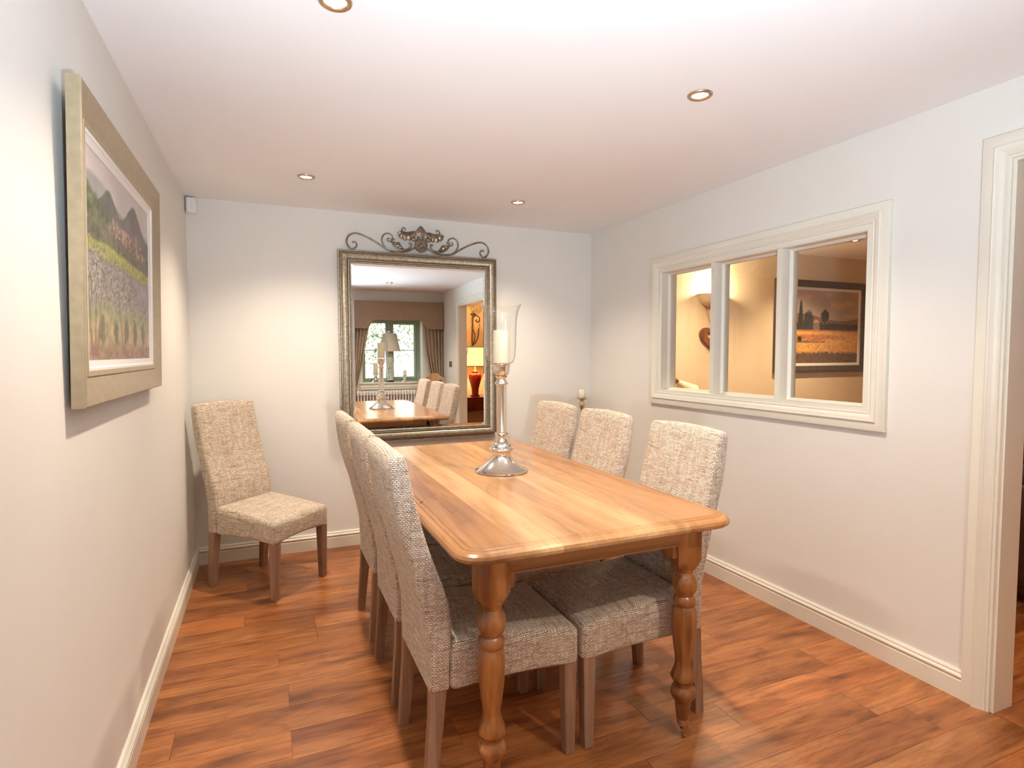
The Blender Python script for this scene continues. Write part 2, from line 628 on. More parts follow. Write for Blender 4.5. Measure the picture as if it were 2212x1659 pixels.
M['floor'] = wood('oak_floor', ((0.21, 0.066, 0.021), (0.43, 0.155, 0.047), (0.54, 0.222, 0.075)), 'X', 0.34, 1.0, 0.0, True, True, 0.4, 0.1, 0.65, 0.55, 1.9)
M['table'] = wood('mango_wood', ((0.32, 0.152, 0.062), (0.52, 0.288, 0.126), (0.60, 0.362, 0.176)), 'Y', 0.26, 0.9, 0.55, True, True, 0.5, 0.25, 0.22, 0.3)
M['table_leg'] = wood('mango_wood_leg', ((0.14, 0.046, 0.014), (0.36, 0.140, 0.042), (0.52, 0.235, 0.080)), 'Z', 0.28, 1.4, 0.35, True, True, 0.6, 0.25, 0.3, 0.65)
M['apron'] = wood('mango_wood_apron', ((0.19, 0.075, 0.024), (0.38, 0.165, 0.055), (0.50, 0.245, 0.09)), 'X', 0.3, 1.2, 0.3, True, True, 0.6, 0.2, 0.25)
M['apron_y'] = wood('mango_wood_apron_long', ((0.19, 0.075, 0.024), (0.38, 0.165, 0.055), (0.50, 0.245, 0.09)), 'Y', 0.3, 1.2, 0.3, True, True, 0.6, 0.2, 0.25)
M['chair_leg'] = wood('limed_oak', ((0.20, 0.105, 0.06), (0.33, 0.19, 0.12), (0.42, 0.27, 0.185)), 'Z', 0.55, 1.3, 0.0, True, True, 0.4, 0.0, 0.55)
M['pine'] = wood('waxed_pine', ((0.36, 0.19, 0.08), (0.55, 0.33, 0.15), (0.64, 0.42, 0.22)), 'Z', 0.4, 1.0, 0.2, True, True, 0.4, 0.1, 0.2)
M['mahogany'] = wood('red_mahogany', ((0.07, 0.010, 0.006), (0.15, 0.022, 0.011), (0.21, 0.035, 0.018)), 'X', 0.22, 1.0, 0.0, True, True, 0.4, 0.3, 0.3)
M['bark'] = wood('rustic_bark', ((0.10, 0.03, 0.012), (0.24, 0.085, 0.03), (0.36, 0.15, 0.06)), 'Z', 0.7, 3.0, 0.3, True, True, 0.6, 0.0, 0.6)

# chunky basket weave upholstery
t = NT('woven_upholstery')
tc = t.n('ShaderNodeTexCoord')
jit = t.n('ShaderNodeTexNoise', None, Vector=tc.outputs['UV'], Scale=60.0, Detail=1.0)
jv = t.n('ShaderNodeMixRGB', {'blend_type': 'ADD'}, Fac=0.0026, Color1=tc.outputs['UV'], Color2=jit.outputs['Color'])
gap = t.ramp(t.n('ShaderNodeTexNoise', None, Vector=t.coord('UV', (190, 330, 1)), Scale=1.0, Detail=1.0), [(0.38, (0.12, 0.075, 0.05)), (0.56, (0.54, 0.42, 0.30))])
br = t.n('ShaderNodeTexBrick', {'offset': 0.5, 'squash': 1.0}, Vector=jv, Color1=(0.95, 0.92, 0.88, 1), Color2=(0.74, 0.625, 0.49, 1),
         Mortar=gap, Scale=1.0, Mortar_Size=0.00135, Mortar_Smooth=0.55, Bias=-0.1, Brick_Width=0.0094, Row_Height=0.0054)
sl1 = t.n('ShaderNodeTexNoise', None, Vector=t.coord('UV', (9, 172, 1)), Scale=1.0, Detail=1.0)
sl2 = t.n('ShaderNodeTexNoise', None, Vector=t.coord('UV', (95, 7, 1)), Scale=1.0, Detail=1.0)
f1 = t.ramp(sl1, [(0.30, (0.38, 0.28, 0.20)), (0.40, (0.97, 0.95, 0.92)), (0.62, (1, 1, 1))])
f2 = t.ramp(sl2, [(0.36, (0.86, 0.79, 0.70)), (0.55, (0.97, 0.95, 0.92)), (0.74, (1.05, 1.06, 1.08))])
br2 = t.n('ShaderNodeTexBrick', {'offset': 0.5, 'squash': 1.0}, Vector=jv, Color1=(1.12, 1.12, 1.12, 1), Color2=(0.62, 0.55, 0.48, 1),
          Mortar=(1, 1, 1, 1), Scale=1.0, Mortar_Size=0.0, Bias=0.05, Brick_Width=0.0188, Row_Height=0.0054)
cc = t.mix(br.outputs[0], br2.outputs[0], 0.55, 'MULTIPLY')
cc = t.mix(cc, f1, 0.62, 'MULTIPLY')
cc = t.mix(cc, f2, 0.75, 'MULTIPLY')
t.p(Base_Color=cc, Roughness=0.95, Sheen_Weight=0.15)
inv = t.n('ShaderNodeMath', {'operation': 'SUBTRACT'}, _0=1.0, _1=br.outputs['Fac'])
t.bump(inv, 0.5, 0.002)
M['weave'] = t.m

# ------------------------------------------------------------------ room shell
WIN = (-2.325, -0.885, 1.060, 1.860)        # interior window: y0 y1 z0 z1
DOOR = (-3.970, -2.830, -0.02, 1.995)       # doorway
RW = (1.605, 2.525, 0.862, 1.860)           # rear window: x0 x1 z0 z1
LX1, LY0 = 7.2, -6.1                         # the sitting room beyond the right wall

slab = obj('floor', (lambda b: (box(b, -0.15, LX1 + 0.1, LY0 - 0.1, 0.15, -0.10, -0.006), b)[1])(B()), M['floor'])
structure(slab)
PW, PL, GAP = 0.152, 0.915, 0.0006
plank_meshes = {}


def plank(x0, x1, y0, y1):
    key = (round(x1 - x0, 3), round(y1 - y0, 3))
    if key not in plank_meshes:
        bm = B()
        a, b = key
        hexa(bm, [(GAP, GAP, -0.006), (a - GAP, GAP, -0.006), (a - GAP, b - GAP, -0.006), (GAP, b - GAP, -0.006)],
             [(GAP, GAP, -0.0008), (a - GAP, GAP, -0.0008), (a - GAP, b - GAP, -0.0008), (GAP, b - GAP, -0.0008)])
        lo = bm.verts[:][4:]
        top = [f for f in bm.faces if all(abs(v.co.z + 0.0008) < 1e-6 for v in f.verts)]
        r = bmesh.ops.inset_region(bm, faces=top, thickness=0.0012, depth=0.0)
        for v in top[0].verts:
            v.co.z = 0.0
        me = bpy.data.meshes.new('plank')
        bmesh.ops.recalc_face_normals(bm, faces=bm.faces)
        bm.to_mesh(me); bm.free()
        me.materials.append(M['floor'])
        plank_meshes[key] = me
    o = bpy.data.objects.new('plank', plank_meshes[key])
    link(o, slab)
    o.location = (x0, y0, 0)
    k = random.choice([0.80, 0.88, 0.94, 0.98, 1.0, 1.03, 1.08, 1.14])
    o.color = (k * random.uniform(0.99, 1.01), k * random.uniform(0.965, 1.02), k * random.uniform(0.96, 1.03), 1)


j = 0
y = -1.62 + PW * 11
while y > RY + 0.001:
    y0, y1 = max(y - PW, RY), min(y, 0.0)
    if y1 > y0 + 0.003:
        s = {0: 0.48, 1: 0.11, 2: 0.48, 3: 0.10}.get(int(round((-1.62 - y) / PW)), random.choice([0.0, 0.12, 0.3, 0.45, 0.62, 0.75]))
        x = s - PL if s > 0.02 else 0.0
        while x < W - 0.002:
            a, b = max(x, 0.0), min(x + PL, W)
            if b - a > 0.01:
                plank(a, b, y0, y1)
            x += PL
    # sitting-room boards that can be seen by the doorway
    if -4.6 < y0 < -1.6:
        x = W + 0.003 if DOOR[0] < y0 and y1 < DOOR[1] else W + WT
        while x < 5.2:
            plank(x, x + PL, y0, y1)
            x += PL
    y -= PW

ceil = obj('ceiling', (lambda b: (box(b, -0.2, LX1 + 0.1, LY0 - 0.1, 0.16, H, H + 0.10), b)[1])(B()), M['ceiling'])
structure(ceil)
wall('wall_left', on_left, RY - 0.3, 0.16, -0.1, H, -0.15, 0.0, [], M['wall'])
wall('wall_back', on_back, 0.0, W + 0.05, -0.1, H, -0.15, 0.0, [], M['wall'])
wall('wall_right', on_right, LY0, 0.0, -0.1, H, -WT, 0.0, [WIN, DOOR], M['wall'])
wall('wall_rear', on_rear, 0.0, W, -0.1, H, -0.30, 0.0, [RW], M['wall'])
wall('wall_hall', lambda u, v, h: (u, 0.03 - h, v), W + 0.05, LX1 + 0.1, -0.1, H, -0.12, 0.0, [], M['wall_warm'])
wall('wall_sitting_room', lambda u, v, h: (u, LY0 + h, v), W - WT, LX1 + 0.1, -0.1, H, -0.12, 0.0, [], M['wall_warm'])
wall('wall_far', lambda u, v, h: (LX1 - h, u, v), LY0, 0.03, -0.1, H, -0.12, 0.0, [], M['wall_warm'])
# sitting-room face of the right wall is painted cream too
wall('wall_right_inner', lambda u, v, h: (W + WT + h, u, v), LY0, 0.03, 0.0, H, 0.001, 0.004, [WIN, DOOR], M['wall_warm'])

# skirting boards
BB = [(0, 0), (0.017, 0), (0.017, 0.070), (0.0135, 0.074), (0.0175, 0.079), (0.0185, 0.086), (0.015, 0.092), (0.0115, 0.095), (0.0125, 0.100), (0.008, 0.107), (0, 0.108)]


def skirting(name, to3, u0, u1, m0=0, m1=0):
    bm = B()
    ends = []
    for u, m in ((u0, m0), (u1, m1)):
        ends.append([bm.verts.new(to3(u + m * d, z, d)) for d, z in BB])
    n = len(BB)
    for k in range(n):
        bm.faces.new((ends[0][k], ends[0][(k + 1) % n], ends[1][(k + 1) % n], ends[1][k]))
    bm.faces.new(ends[0]); bm.faces.new(list(reversed(ends[1])))
    return structure(obj(name, bm, M['trim'], smooth=35))


skirting('baseboard_left', on_left, RY, 0.0, 1, -1)
skirting('baseboard_back', on_back, 0.0, W, 1, -1)
skirting('baseboard_right', on_right, -2.742, 0.0, 0, -1)
skirting('baseboard_right', on_right, RY, -4.058, 1, 0)
skirting('baseboard_rear', on_rear, 0.0, W, 1, -1)

# door casing: architrave on the room side and the lining of the opening
ARCH = [(0, 0), (0, 0.018), (0.004, 0.020), (0.036, 0.020), (0.038, 0.026), (0.042, 0.028), (0.046, 0.025), (0.052, 0.024), (0.064, 0.019), (0.070, 0.014), (0.073, 0.016), (0.077, 0.016), (0.079, 0.011), (0.088, 0.011), (0.088, 0)]
d1 = bpy.data.objects.new('door_1', None); link(d1); structure(d1)
bm = B()
rect_frame(bm, on_right, DOOR[0] - 0.088, DOOR[1] + 0.088, 0.0, DOOR[3] + 0.088, ARCH, door=True)
obj('architrave', bm, M['trim'], d1, smooth=30)
bm = B()
rect_frame(bm, on_right, DOOR[0] - 0.001, DOOR[1] + 0.001, 0.0, DOOR[3] + 0.001, [(0, 0.001), (0.012, 0.001), (0.012, -WT), (0, -WT)], door=True)
obj('door_lining', bm, M['trim'], d1)

# interior window in the right wall
w1 = bpy.data.objects.new('window_1', None); link(w1); structure(w1)
bm = B()
A2 = [(d, h) for d, h in ARCH[:-1]] + [(0.098, 0.011), (0.098, 0)]
rect_frame(bm, on_right, WIN[0] - 0.090, WIN[1] + 0.090, WIN[2] - 0.080, WIN[3] + 0.092, A2)
obj('architrave', bm, M['trim'], w1, smooth=30)
GZ = 0.070                                   # glass sits this far behind the wall face
bm = B()
rect_frame(bm, on_right, WIN[0] - 0.001, WIN[1] + 0.001, WIN[2] - 0.001, WIN[3] + 0.001,
           [(0, 0.010), (0.014, 0.010), (0.018, 0.004), (0.018, -GZ + 0.022), (0.030, -GZ + 0.010), (0.030, -GZ - 0.012), (0.018, -WT - 0.002), (0, -WT - 0.002)])
obj('window_frame', bm, M['trim'], w1, smooth=30)
for my in (-1.3745, -1.8475):
    bm = B()
    prof = [(-0.0145, 0.006), (0.0145, 0.006), (0.016, 0.002), (0.016, -GZ + 0.022), (0.028, -GZ + 0.010), (0.028, -GZ - 0.012), (0.012, -WT + 0.004), (-0.012, -WT + 0.004),
            (-0.028, -GZ - 0.012), (-0.028, -GZ + 0.010), (-0.016, -GZ + 0.022), (-0.016, 0.002)]
    a = [bm.verts.new(on_right(my + u, WIN[2] + 0.016, h)) for u, h in prof]
    b = [bm.verts.new(on_right(my + u, WIN[3] - 0.016, h)) for u, h in prof]
    for k in range(len(prof)):
        k2 = (k + 1) % len(prof)
        bm.faces.new((a[k], a[k2], b[k2], b[k]))
    bm.faces.new(a); bm.faces.new(list(reversed(b)))
    obj('mullion', bm, M['trim'], w1, smooth=30)
for a, b in ((WIN[0] + 0.026, -1.8475 - 0.024), (-1.8475 + 0.024, -1.3745 - 0.024), (-1.3745 + 0.024, WIN[1] - 0.026)):
    bm = B()
    box(bm, W + GZ - 0.002, W + GZ + 0.002, a, b, WIN[2] + 0.026, WIN[3] - 0.026)
    obj('pane', bm, M['pane'], w1)

# ------------------------------------------------------------------ rear window, seen in the mirror
w2 = bpy.data.objects.new('window_2', None); link(w2); structure(w2)
WY = RY - 0.255


def on_win(u, v, h):
    return (u, WY + h, v)


x0, x1, z0, z1 = RW
FR = [(0, -0.03), (0, 0.03), (0.045, 0.03), (0.052, 0.022), (0.052, -0.03)]
bm = B(); rect_frame(bm, on_win, x0, x1, z0, z1, FR); obj('window_frame', bm, M['green'], w2, smooth=30)
MX = 2.045
bm = B(); box(bm, MX - 0.032, MX + 0.032, WY - 0.03, WY + 0.03, z0 + 0.052, z1 - 0.052, 0.004); obj('mullion', bm, M['green'], w2)
bm = B(); rect_frame(bm, on_win, MX + 0.034, x1 - 0.054, z0 + 0.054, z1 - 0.054, [(0, -0.02), (0, 0.038), (0.030, 0.038), (0.036, 0.030), (0.036, -0.02)]); obj('casement', bm, M['green'], w2, smooth=30)
bm = B(); rect_frame(bm, on_win, x0 + 0.052, MX - 0.032, z0 + 0.052, z1 - 0.052, [(0, -0.02), (0, 0.020), (0.016, 0.020), (0.020, 0.014), (0.020, -0.02)]); obj('fixed_light', bm, M['green'], w2, smooth=30)
for a, b in ((x0 + 0.07, MX - 0.05), (MX + 0.068, x1 - 0.088)):
    bm = B(); box(bm, a, b, WY - 0.012, WY + 0.014, 1.362, 1.378); obj('glazing_bar', bm, M['green'], w2)
    for za, zb in ((z0 + 0.07, 1.364), (1.376, z1 - 0.07)):
        bm = B(); box(bm, a, b, WY - 0.002, WY + 0.002, za, zb); obj('pane', bm, M['pane'], w2)
bm = B()
box(bm, x0 - 0.05, x1 + 0.05, RY, RY + 0.035, z0 - 0.005, z0 + 0.012, 0.004)
box(bm, x0 + 0.001, x1 - 0.001, WY + 0.030, RY + 0.001, z0 + 0.0005, z0 + 0.012)
obj('window_sill', bm, M['trim'], w2)
bm = B()
box(bm, x0 - 0.04, x1 + 0.04, RY, RY + 0.018, z0 - 0.090, z0 - 0.006, 0.003)
box(bm, x0 - 0.04, x1 + 0.04, RY + 0.018, RY + 0.025, z0 - 0.060, z0 - 0.040, 0.003)
obj('sill_apron', bm, M['trim'], w2)

# garden: clipped hedge and lawn behind the window
bm = B()
box(bm, -6, 10, -16, -5.3, -0.6, -0.45)
o = obj('lawn', bm, M['soil']); structure(o)
t = NT('hedge_leaf')
oi = t.n('ShaderNodeNewGeometry')
t.p(Base_Color=t.ramp(oi.outputs['Random Per Island'], [(0.0, (0.04, 0.09, 0.015)), (0.45, (0.13, 0.24, 0.045)), (0.8, (0.26, 0.34, 0.10)), (1.0, (0.36, 0.26, 0.14))]), Roughness=0.5)
nL = 26000
c = np.stack([NR.uniform(-1.0, 6.0, nL), -8.6 + NR.normal(0, 0.22, nL) + 0.15 * np.sin(NR.uniform(-1, 6, nL) * 3), NR.uniform(-0.45, 3.6, nL)], 1)
keep = (c[:, 2] > 1.25 + 0.25 * np.sin(c[:, 0] * 2.1 + 1) - (c[:, 0] < 1.6) * 3) | (NR.rand(nL) < 0.18)
c = c[keep]; nL = len(c)
e1 = NR.normal(0, 1, (nL, 3)); e1 /= np.linalg.norm(e1, axis=1)[:, None]
e2 = np.cross(e1, NR.normal(0, 1, (nL, 3))); e2 /= np.linalg.norm(e2, axis=1)[:, None]
sz = NR.uniform(0.018, 0.048, (nL, 1))
V = np.stack([c - e1 * sz, c + e2 * sz * 0.5, c + e1 * sz, c - e2 * sz * 0.5], 1).reshape(-1, 3)
me = bpy.data.meshes.new('hedge')
me.from_pydata(V.tolist(), [], [(4 * i, 4 * i + 1, 4 * i + 2, 4 * i + 3) for i in range(nL)])
me.materials.append(t.m)
hd = link(bpy.data.objects.new('hedge', me))
tag(hd, 'sunlit green hedge foliage outside the sage green window', 'hedge', kind='stuff')

# ------------------------------------------------------------------ dining chairs
FX = [(0.79, 1.020), (0.798, 0.989), (0.807, 0.94), (0.819, 0.891), (0.831, 0.835), (0.846, 0.78), (0.862, 0.729), (0.883, 0.669), (0.900, 0.620), (0.914, 0.575), (0.922, 0.52), (0.920, 0.45), (0.914, 0.40), (0.912, 0.318)]
BX = [(0.853, 0.318), (0.852, 0.40), (0.850, 0.48), (0.836, 0.559), (0.815, 0.645), (0.804, 0.696), (0.782, 0.768), (0.761, 0.85), (0.751, 0.914), (0.744, 0.978), (0.7415, 1.012)]
CH_W = 0.205


def chair_back(bm):
    fx = [(x - 1.10, z) for x, z in FX]
    bx = [(x - 1.10, z) for x, z in BX]
    top = [(-0.3535, 1.024), (-0.345, 1.0315), (-0.329, 1.0325), (-0.3165, 1.029)]
    prof = bx + top + fx                       # closed outline, anticlockwise from back bottom
    rad = 0.016
    ys = [-CH_W] + [-CH_W + rad * k for k in (0.12, 0.4, 1.0)] + [-CH_W * 0.5, 0, CH_W * 0.5] + [CH_W - rad * k for k in (1.0, 0.4, 0.12)] + [CH_W]
    cx = sum(p[0] for p in prof) / len(prof)
    rings = []
    N = len(prof)
    # inward offset at the sides rounds the rim
    nrm = []
    for k in range(N):
        a = Vector(prof[k - 1]); b = Vector(prof[(k + 1) % N])
        d = (b - a).normalized()
        nrm.append(Vector((d.y, -d.x)))
    area = sum(prof[k][0] * prof[(k + 1) % N][1] - prof[(k + 1) % N][0] * prof[k][1] for k in range(N))
    sg = -1 if area > 0 else 1
    for yy in ys:
        e = max(0.0, abs(yy) - (CH_W - rad)) / rad
        ins = rad * (1 - math.sqrt(max(0, 1 - e * e)))
        ring = []
        for k, (x, z) in enumerate(prof):
            q = Vector((x, z)) + nrm[k] * (ins * sg)
            crown = 0.009 * (1 - (yy / CH_W) ** 2) * max(0, (z - 0.9) / 0.13)
            bow = -0.010 * (1 - (yy / CH_W) ** 2) * min(1, max(0, (z - 0.5) / 0.3))
            ring.append(bm.verts.new((q.x + bow, yy, q.y + crown)))
        rings.append(ring)
    for A, C in zip(rings, rings[1:]):
        for k in range(N):
            bm.faces.new((A[k], A[(k + 1) % N], C[(k + 1) % N], C[k]))
    bm.faces.new(rings[0]); bm.faces.new(list(reversed(rings[-1])))


def chair_seat(bm):
    def fn(p):
        u = (p.x + 0.185) / 0.435                # 0 back .. 1 front
        v = p.y / CH_W
        if p.z > 0.37:
            w = (p.z - 0.37) / 0.06
            p.z += w * ((1 - u) * 0.045 + 0.016 * (1 - v * v) * (1 - (2 * u - 1) ** 2))
        else:
            w = (0.37 - p.z) / 0.07
            p.z += w * (0.022 * (1 - v * v) * u + 0.012 * (1 - (2 * u - 1) ** 2) * abs(v) + (1 - u) * 0.012)
        return p
    rbox(bm, -0.187, 0.252, -CH_W - 0.003, CH_W + 0.003, 0.297, 0.428, 0.024, (8, 8, 3), fn)


def chair(label, loc, rz):
    t = thing('dining_chair', label, 'chair', loc, rz, 'upholstered dining chairs')
    bm = B(); chair_back(bm); obj('backrest', bm, M['weave'], t, smooth=50, uv=True)
    bm = B(); chair_seat(bm); obj('seat', bm, M['weave'], t, smooth=60, uv=True)
    for s in (-1, 1):
        y1, y0 = s * (CH_W - 0.004), s * (CH_W - 0.048)
        yb = s * (CH_W - 0.040)
        bm = B()
        hexa(bm, [(0.205, s * (CH_W - 0.004), 0), (0.238, s * (CH_W - 0.004), 0), (0.238, yb, 0), (0.205, yb, 0)],
             [(0.198, y1, 0.34), (0.246, y1, 0.34), (0.246, y0, 0.34), (0.198, y0, 0.34)], 0.003)
        obj('leg', bm, M['chair_leg'], t)
        bm = B()
        # sabre-shaped back leg
        pts = [(0, -0.265, -0.231), (0.12, -0.257, -0.219), (0.22, -0.250, -0.208), (0.335, -0.246, -0.196)]
        rings = []
        for z, a, b in pts:
            w0 = 0.036 + 0.006 * z / 0.335
            ya, yb2 = s * (CH_W - 0.005), s * (CH_W - 0.005 - w0)
            rings.append([bm.verts.new(p) for p in ((a, ya, z), (b, ya, z), (b, yb2, z), (a, yb2, z))])
        for A, C in zip(rings, rings[1:]):
            for k in range(4):
                bm.faces.new((A[k], A[(k + 1) % 4], C[(k + 1) % 4], C[k]))
        bm.faces.new(rings[0]); bm.faces.new(list(reversed(rings[-1])))
        es = [e for e in bm.edges if abs((e.verts[0].co - e.verts[1].co).z) > 0.05]
        bmesh.ops.bevel(bm, geom=es, offset=0.003, segments=2, affect='EDGES', profile=0.5)
        obj('leg', bm, M['chair_leg'], t, smooth=40)
    return t


proto = chair('beige woven dining chair on the left of the table, nearest the camera', (1.10, -2.215, 0), 0.0)
for lab, loc, rz in (
        ('beige woven dining chair in the middle of the row left of the table', (1.10, -1.73, 0), 0.0),
        ('beige woven dining chair left of the table, nearest the mirror wall', (1.10, -1.22, 0), 0.0),
        ('beige woven dining chair on the right of the table, nearest the doorway', (1.615, -2.215, 0), math.pi),
        ('beige woven dining chair in the middle of the row right of the table', (1.615, -1.63, 0), math.pi),
        ('beige woven dining chair right of the table, nearest the mirror wall', (1.615, -1.12, 0), math.pi),
        ('beige woven dining chair standing alone in the corner behind the table', (0.423, -0.468, 0), math.radians(-46))):
    c2 = copy_tree(proto)
    c2['label'] = lab
    c2.location = loc
    c2.rotation_euler = (0, 0, rz)

# ------------------------------------------------------------------ dining table
TX0, TX1, TY0, TY1, TZ = 0.885, 1.845, -2.612, -0.745, 0.789
tb = thing('dining_table', 'long honey-coloured wooden dining table with turned legs on castors', 'table', ((TX0 + TX1) / 2, (TY0 + TY1) / 2, 0))
HX, HY = (TX1 - TX0) / 2, (TY1 - TY0) / 2


def round_rect(hx, hy, r, n=6):
    pts = []
    for cx, cy, a0 in ((hx - r, hy - r, 0), (-hx + r, hy - r, 90), (-hx + r, -hy + r, 180), (hx - r, -hy + r, 270)):
        for k in range(n + 1):
            a = math.radians(a0 + 90 * k / n)
            pts.append((cx + r * math.cos(a), cy + r * math.sin(a)))
    return pts


def table_top():
    bm = B()
    prof = [(0.046, 0.0), (0.0425, -0.0035), (0.038, -0.0035), (0.0355, -0.0010), (0.030, -0.0020), (0.027, -0.0055), (0.012, -0.0070), (0.004, -0.0125), (0.0, -0.021), (0.002, -0.030), (0.010, -0.036)]
    loops = []
    for ins, dz in prof:
        loops.append([bm.verts.new((x, y, TZ + dz)) for x, y in round_rect(HX - ins, HY - ins, 0.085 - ins)])
    n = len(loops[0])
    bm.faces.new(loops[0]); bm.faces.new(list(reversed(loops[-1])))
    for A, C in zip(loops, loops[1:]):
        for k in range(n):
            bm.faces.new((A[k], A[(k + 1) % n], C[(k + 1) % n], C[k]))
    return bm


cx = (TX0 + TX1) / 2
cuts = [x - cx for x in (1.070, 1.190, 1.400, 1.520, 1.640)]
edges = [-HX - 0.1] + cuts + [HX + 0.1]
tints = [(0.68, 0.58, 0.50), (1.12, 1.16, 1.18), (0.90, 0.86, 0.80), (1.04, 1.04, 1.02), (0.90, 0.86, 0.80), (0.82, 0.70, 0.60)]
for k in range(6):
    bm = table_top()
    for xx, nx, on in ((edges[k] + 0.0002, -1, k > 0), (edges[k + 1] - 0.0002, 1, k < 5)):
        if not on:
            continue
        r = bmesh.ops.bisect_plane(bm, geom=bm.verts[:] + bm.edges[:] + bm.faces[:], plane_co=(xx, 0, 0), plane_no=(nx, 0, 0), clear_outer=True)
        ce = [e for e in r['geom_cut'] if isinstance(e, bmesh.types.BMEdge)]
        bmesh.ops.contextual_create(bm, geom=ce)
    o = obj('top_board', bm, M['table'], tb, smooth=25)
    o.color = (*tints[k], 1)

LEGX, LEGY = 0.350, HY - 0.118
for yy in (-LEGY - 0.030, LEGY + 0.030 - 0.022):
    bm = B()
    box(bm, -LEGX + 0.045, LEGX - 0.045, yy, yy + 0.022, 0.686, TZ - 0.0355, 0.002)
    box(bm, -LEGX + 0.045, LEGX - 0.045, yy - 0.003, yy + 0.025, 0.684, 0.692, 0.002)
    obj('apron', bm, M['apron'], tb)
for xx in (-LEGX - 0.030, LEGX + 0.030 - 0.022):
    bm = B()
    box(bm, xx, xx + 0.022, -LEGY + 0.045, LEGY - 0.045, 0.686, TZ - 0.0355, 0.002)
    box(bm, xx - 0.003, xx + 0.025, -LEGY + 0.045, LEGY - 0.045, 0.684, 0.692, 0.002)
    obj('apron', bm, M['apron_y'], tb)

LEG = [(0.0, 0.602), (0.033, 0.600), (0.031, 0.590), (0.029, 0.583), (0.031, 0.577), (0.0345, 0.573), (0.041, 0.560), (0.0438, 0.545), (0.0425, 0.530), (0.038, 0.517), (0.031, 0.507), (0.0305, 0.503), (0.035, 0.498), (0.0385, 0.491), (0.0395, 0.481), (0.037, 0.472), (0.0335, 0.468)]
VASE = [(0.0, 0.470), (0.0340, 0.469), (0.0385, 0.460), (0.0418, 0.446), (0.0430, 0.425), (0.0422, 0.400), (0.0400, 0.372), (0.0365, 0.342), (0.0325, 0.312), (0.0290, 0.290), (0.0275, 0.272), (0.0295, 0.256), (0.036, 0.238), (0.0422, 0.222), (0.0418, 0.212), (0.036, 0.203), (0.0, 0.200)]
FOOT = [(0.0, 0.204), (0.035, 0.202), (0.032, 0.194), (0.0315, 0.188), (0.035, 0.183), (0.0405, 0.176), (0.0430, 0.166), (0.0415, 0.155), (0.036, 0.145), (0.029, 0.136), (0.0265, 0.130), (0.0265, 0.122), (0.019, 0.062), (0.0, 0.061)]
for sx in (-1, 1):
    for sy in (-1, 1):
        bm = B()
        # octagonal block under the top
        c8 = 0.021
        hw = 0.049
        oct_ = lambda h, c: [(h, h - c), (h - c, h), (-h + c, h), (-h, h - c), (-h, -h + c), (-h + c, -h), (h - c, -h), (h, -h + c)]
        rings = []
        for h, c, z in ((hw, c8, TZ - 0.0358), (hw, c8, 0.634), (0.041, 0.023, 0.610), (0.034, 0.019, 0.598)):
            rings.append([bm.verts.new((x, y, z)) for x, y in oct_(h, c)])
        for A, C in zip(rings, rings[1:]):
            for k in range(8):
                bm.faces.new((A[k], A[(k + 1) % 8], C[(k + 1) % 8], C[k]))
        bm.faces.new(rings[0]); bm.faces.new(list(reversed(rings[-1])))
        for (a0, a1, b0, b1) in ((-sx * 0.040, -sx * 0.066, -0.020, 0.030), (-0.020, 0.030, -sy * 0.040, -sy * 0.066)):
            box(bm, min(a0, a1), max(a0, a1), min(b0, b1), max(b0, b1), 0.640, TZ - 0.0360, 0.002)
        lathe(bm, LEG, 32)
        lathe(bm, VASE, 64, fn=lambda a, z: 0.96 * math.cos(math.pi / 8) / math.cos(a % (math.pi / 4) - math.pi / 8) + 0.04)
        lathe(bm, FOOT, 32)
        lg = obj('leg', bm, M['table_leg'], tb, smooth=28)
        lg.location = (sx * LEGX, sy * LEGY, 0)
        # castor
        bm = B()
        lathe(bm, [(0.0, 0.074), (0.0195, 0.074), (0.0205, 0.070), (0.0185, 0.052), (0.014, 0.046), (0.0, 0.046)], 20)
        for q in (-1, 1):
            hexa(bm, [(0.004, q * 0.011, 0.018), (0.026, q * 0.011, 0.014), (0.026, q * 0.008, 0.014), (0.004, q * 0.008, 0.018)],
                 [(-0.010, q * 0.013, 0.048), (0.012, q * 0.013, 0.048), (0.012, q * 0.009, 0.048), (-0.010, q * 0.009, 0.048)])
        cs = obj('castor', bm, M['nickel'], lg, smooth=40)
        bm = B()
        wh = []
        for yy, r in ((-0.007, 0.013), (-0.006, 0.0165), (0.006, 0.0165), (0.007, 0.013)):
            wh.append([bm.verts.new((0.016 + r * math.cos(2 * math.pi * k / 18), yy, 0.0168 + r * math.sin(2 * math.pi * k / 18))) for k in range(18)])
        for A, C in zip(wh, wh[1:]):
            for k in range(18):
                bm.faces.new((A[k], A[(k + 1) % 18], C[(k + 1) % 18], C[k]))
        bm.faces.new(wh[0]); bm.faces.new(wh[-1])
        obj('castor_wheel', bm, M['nickel'], lg, smooth=40)

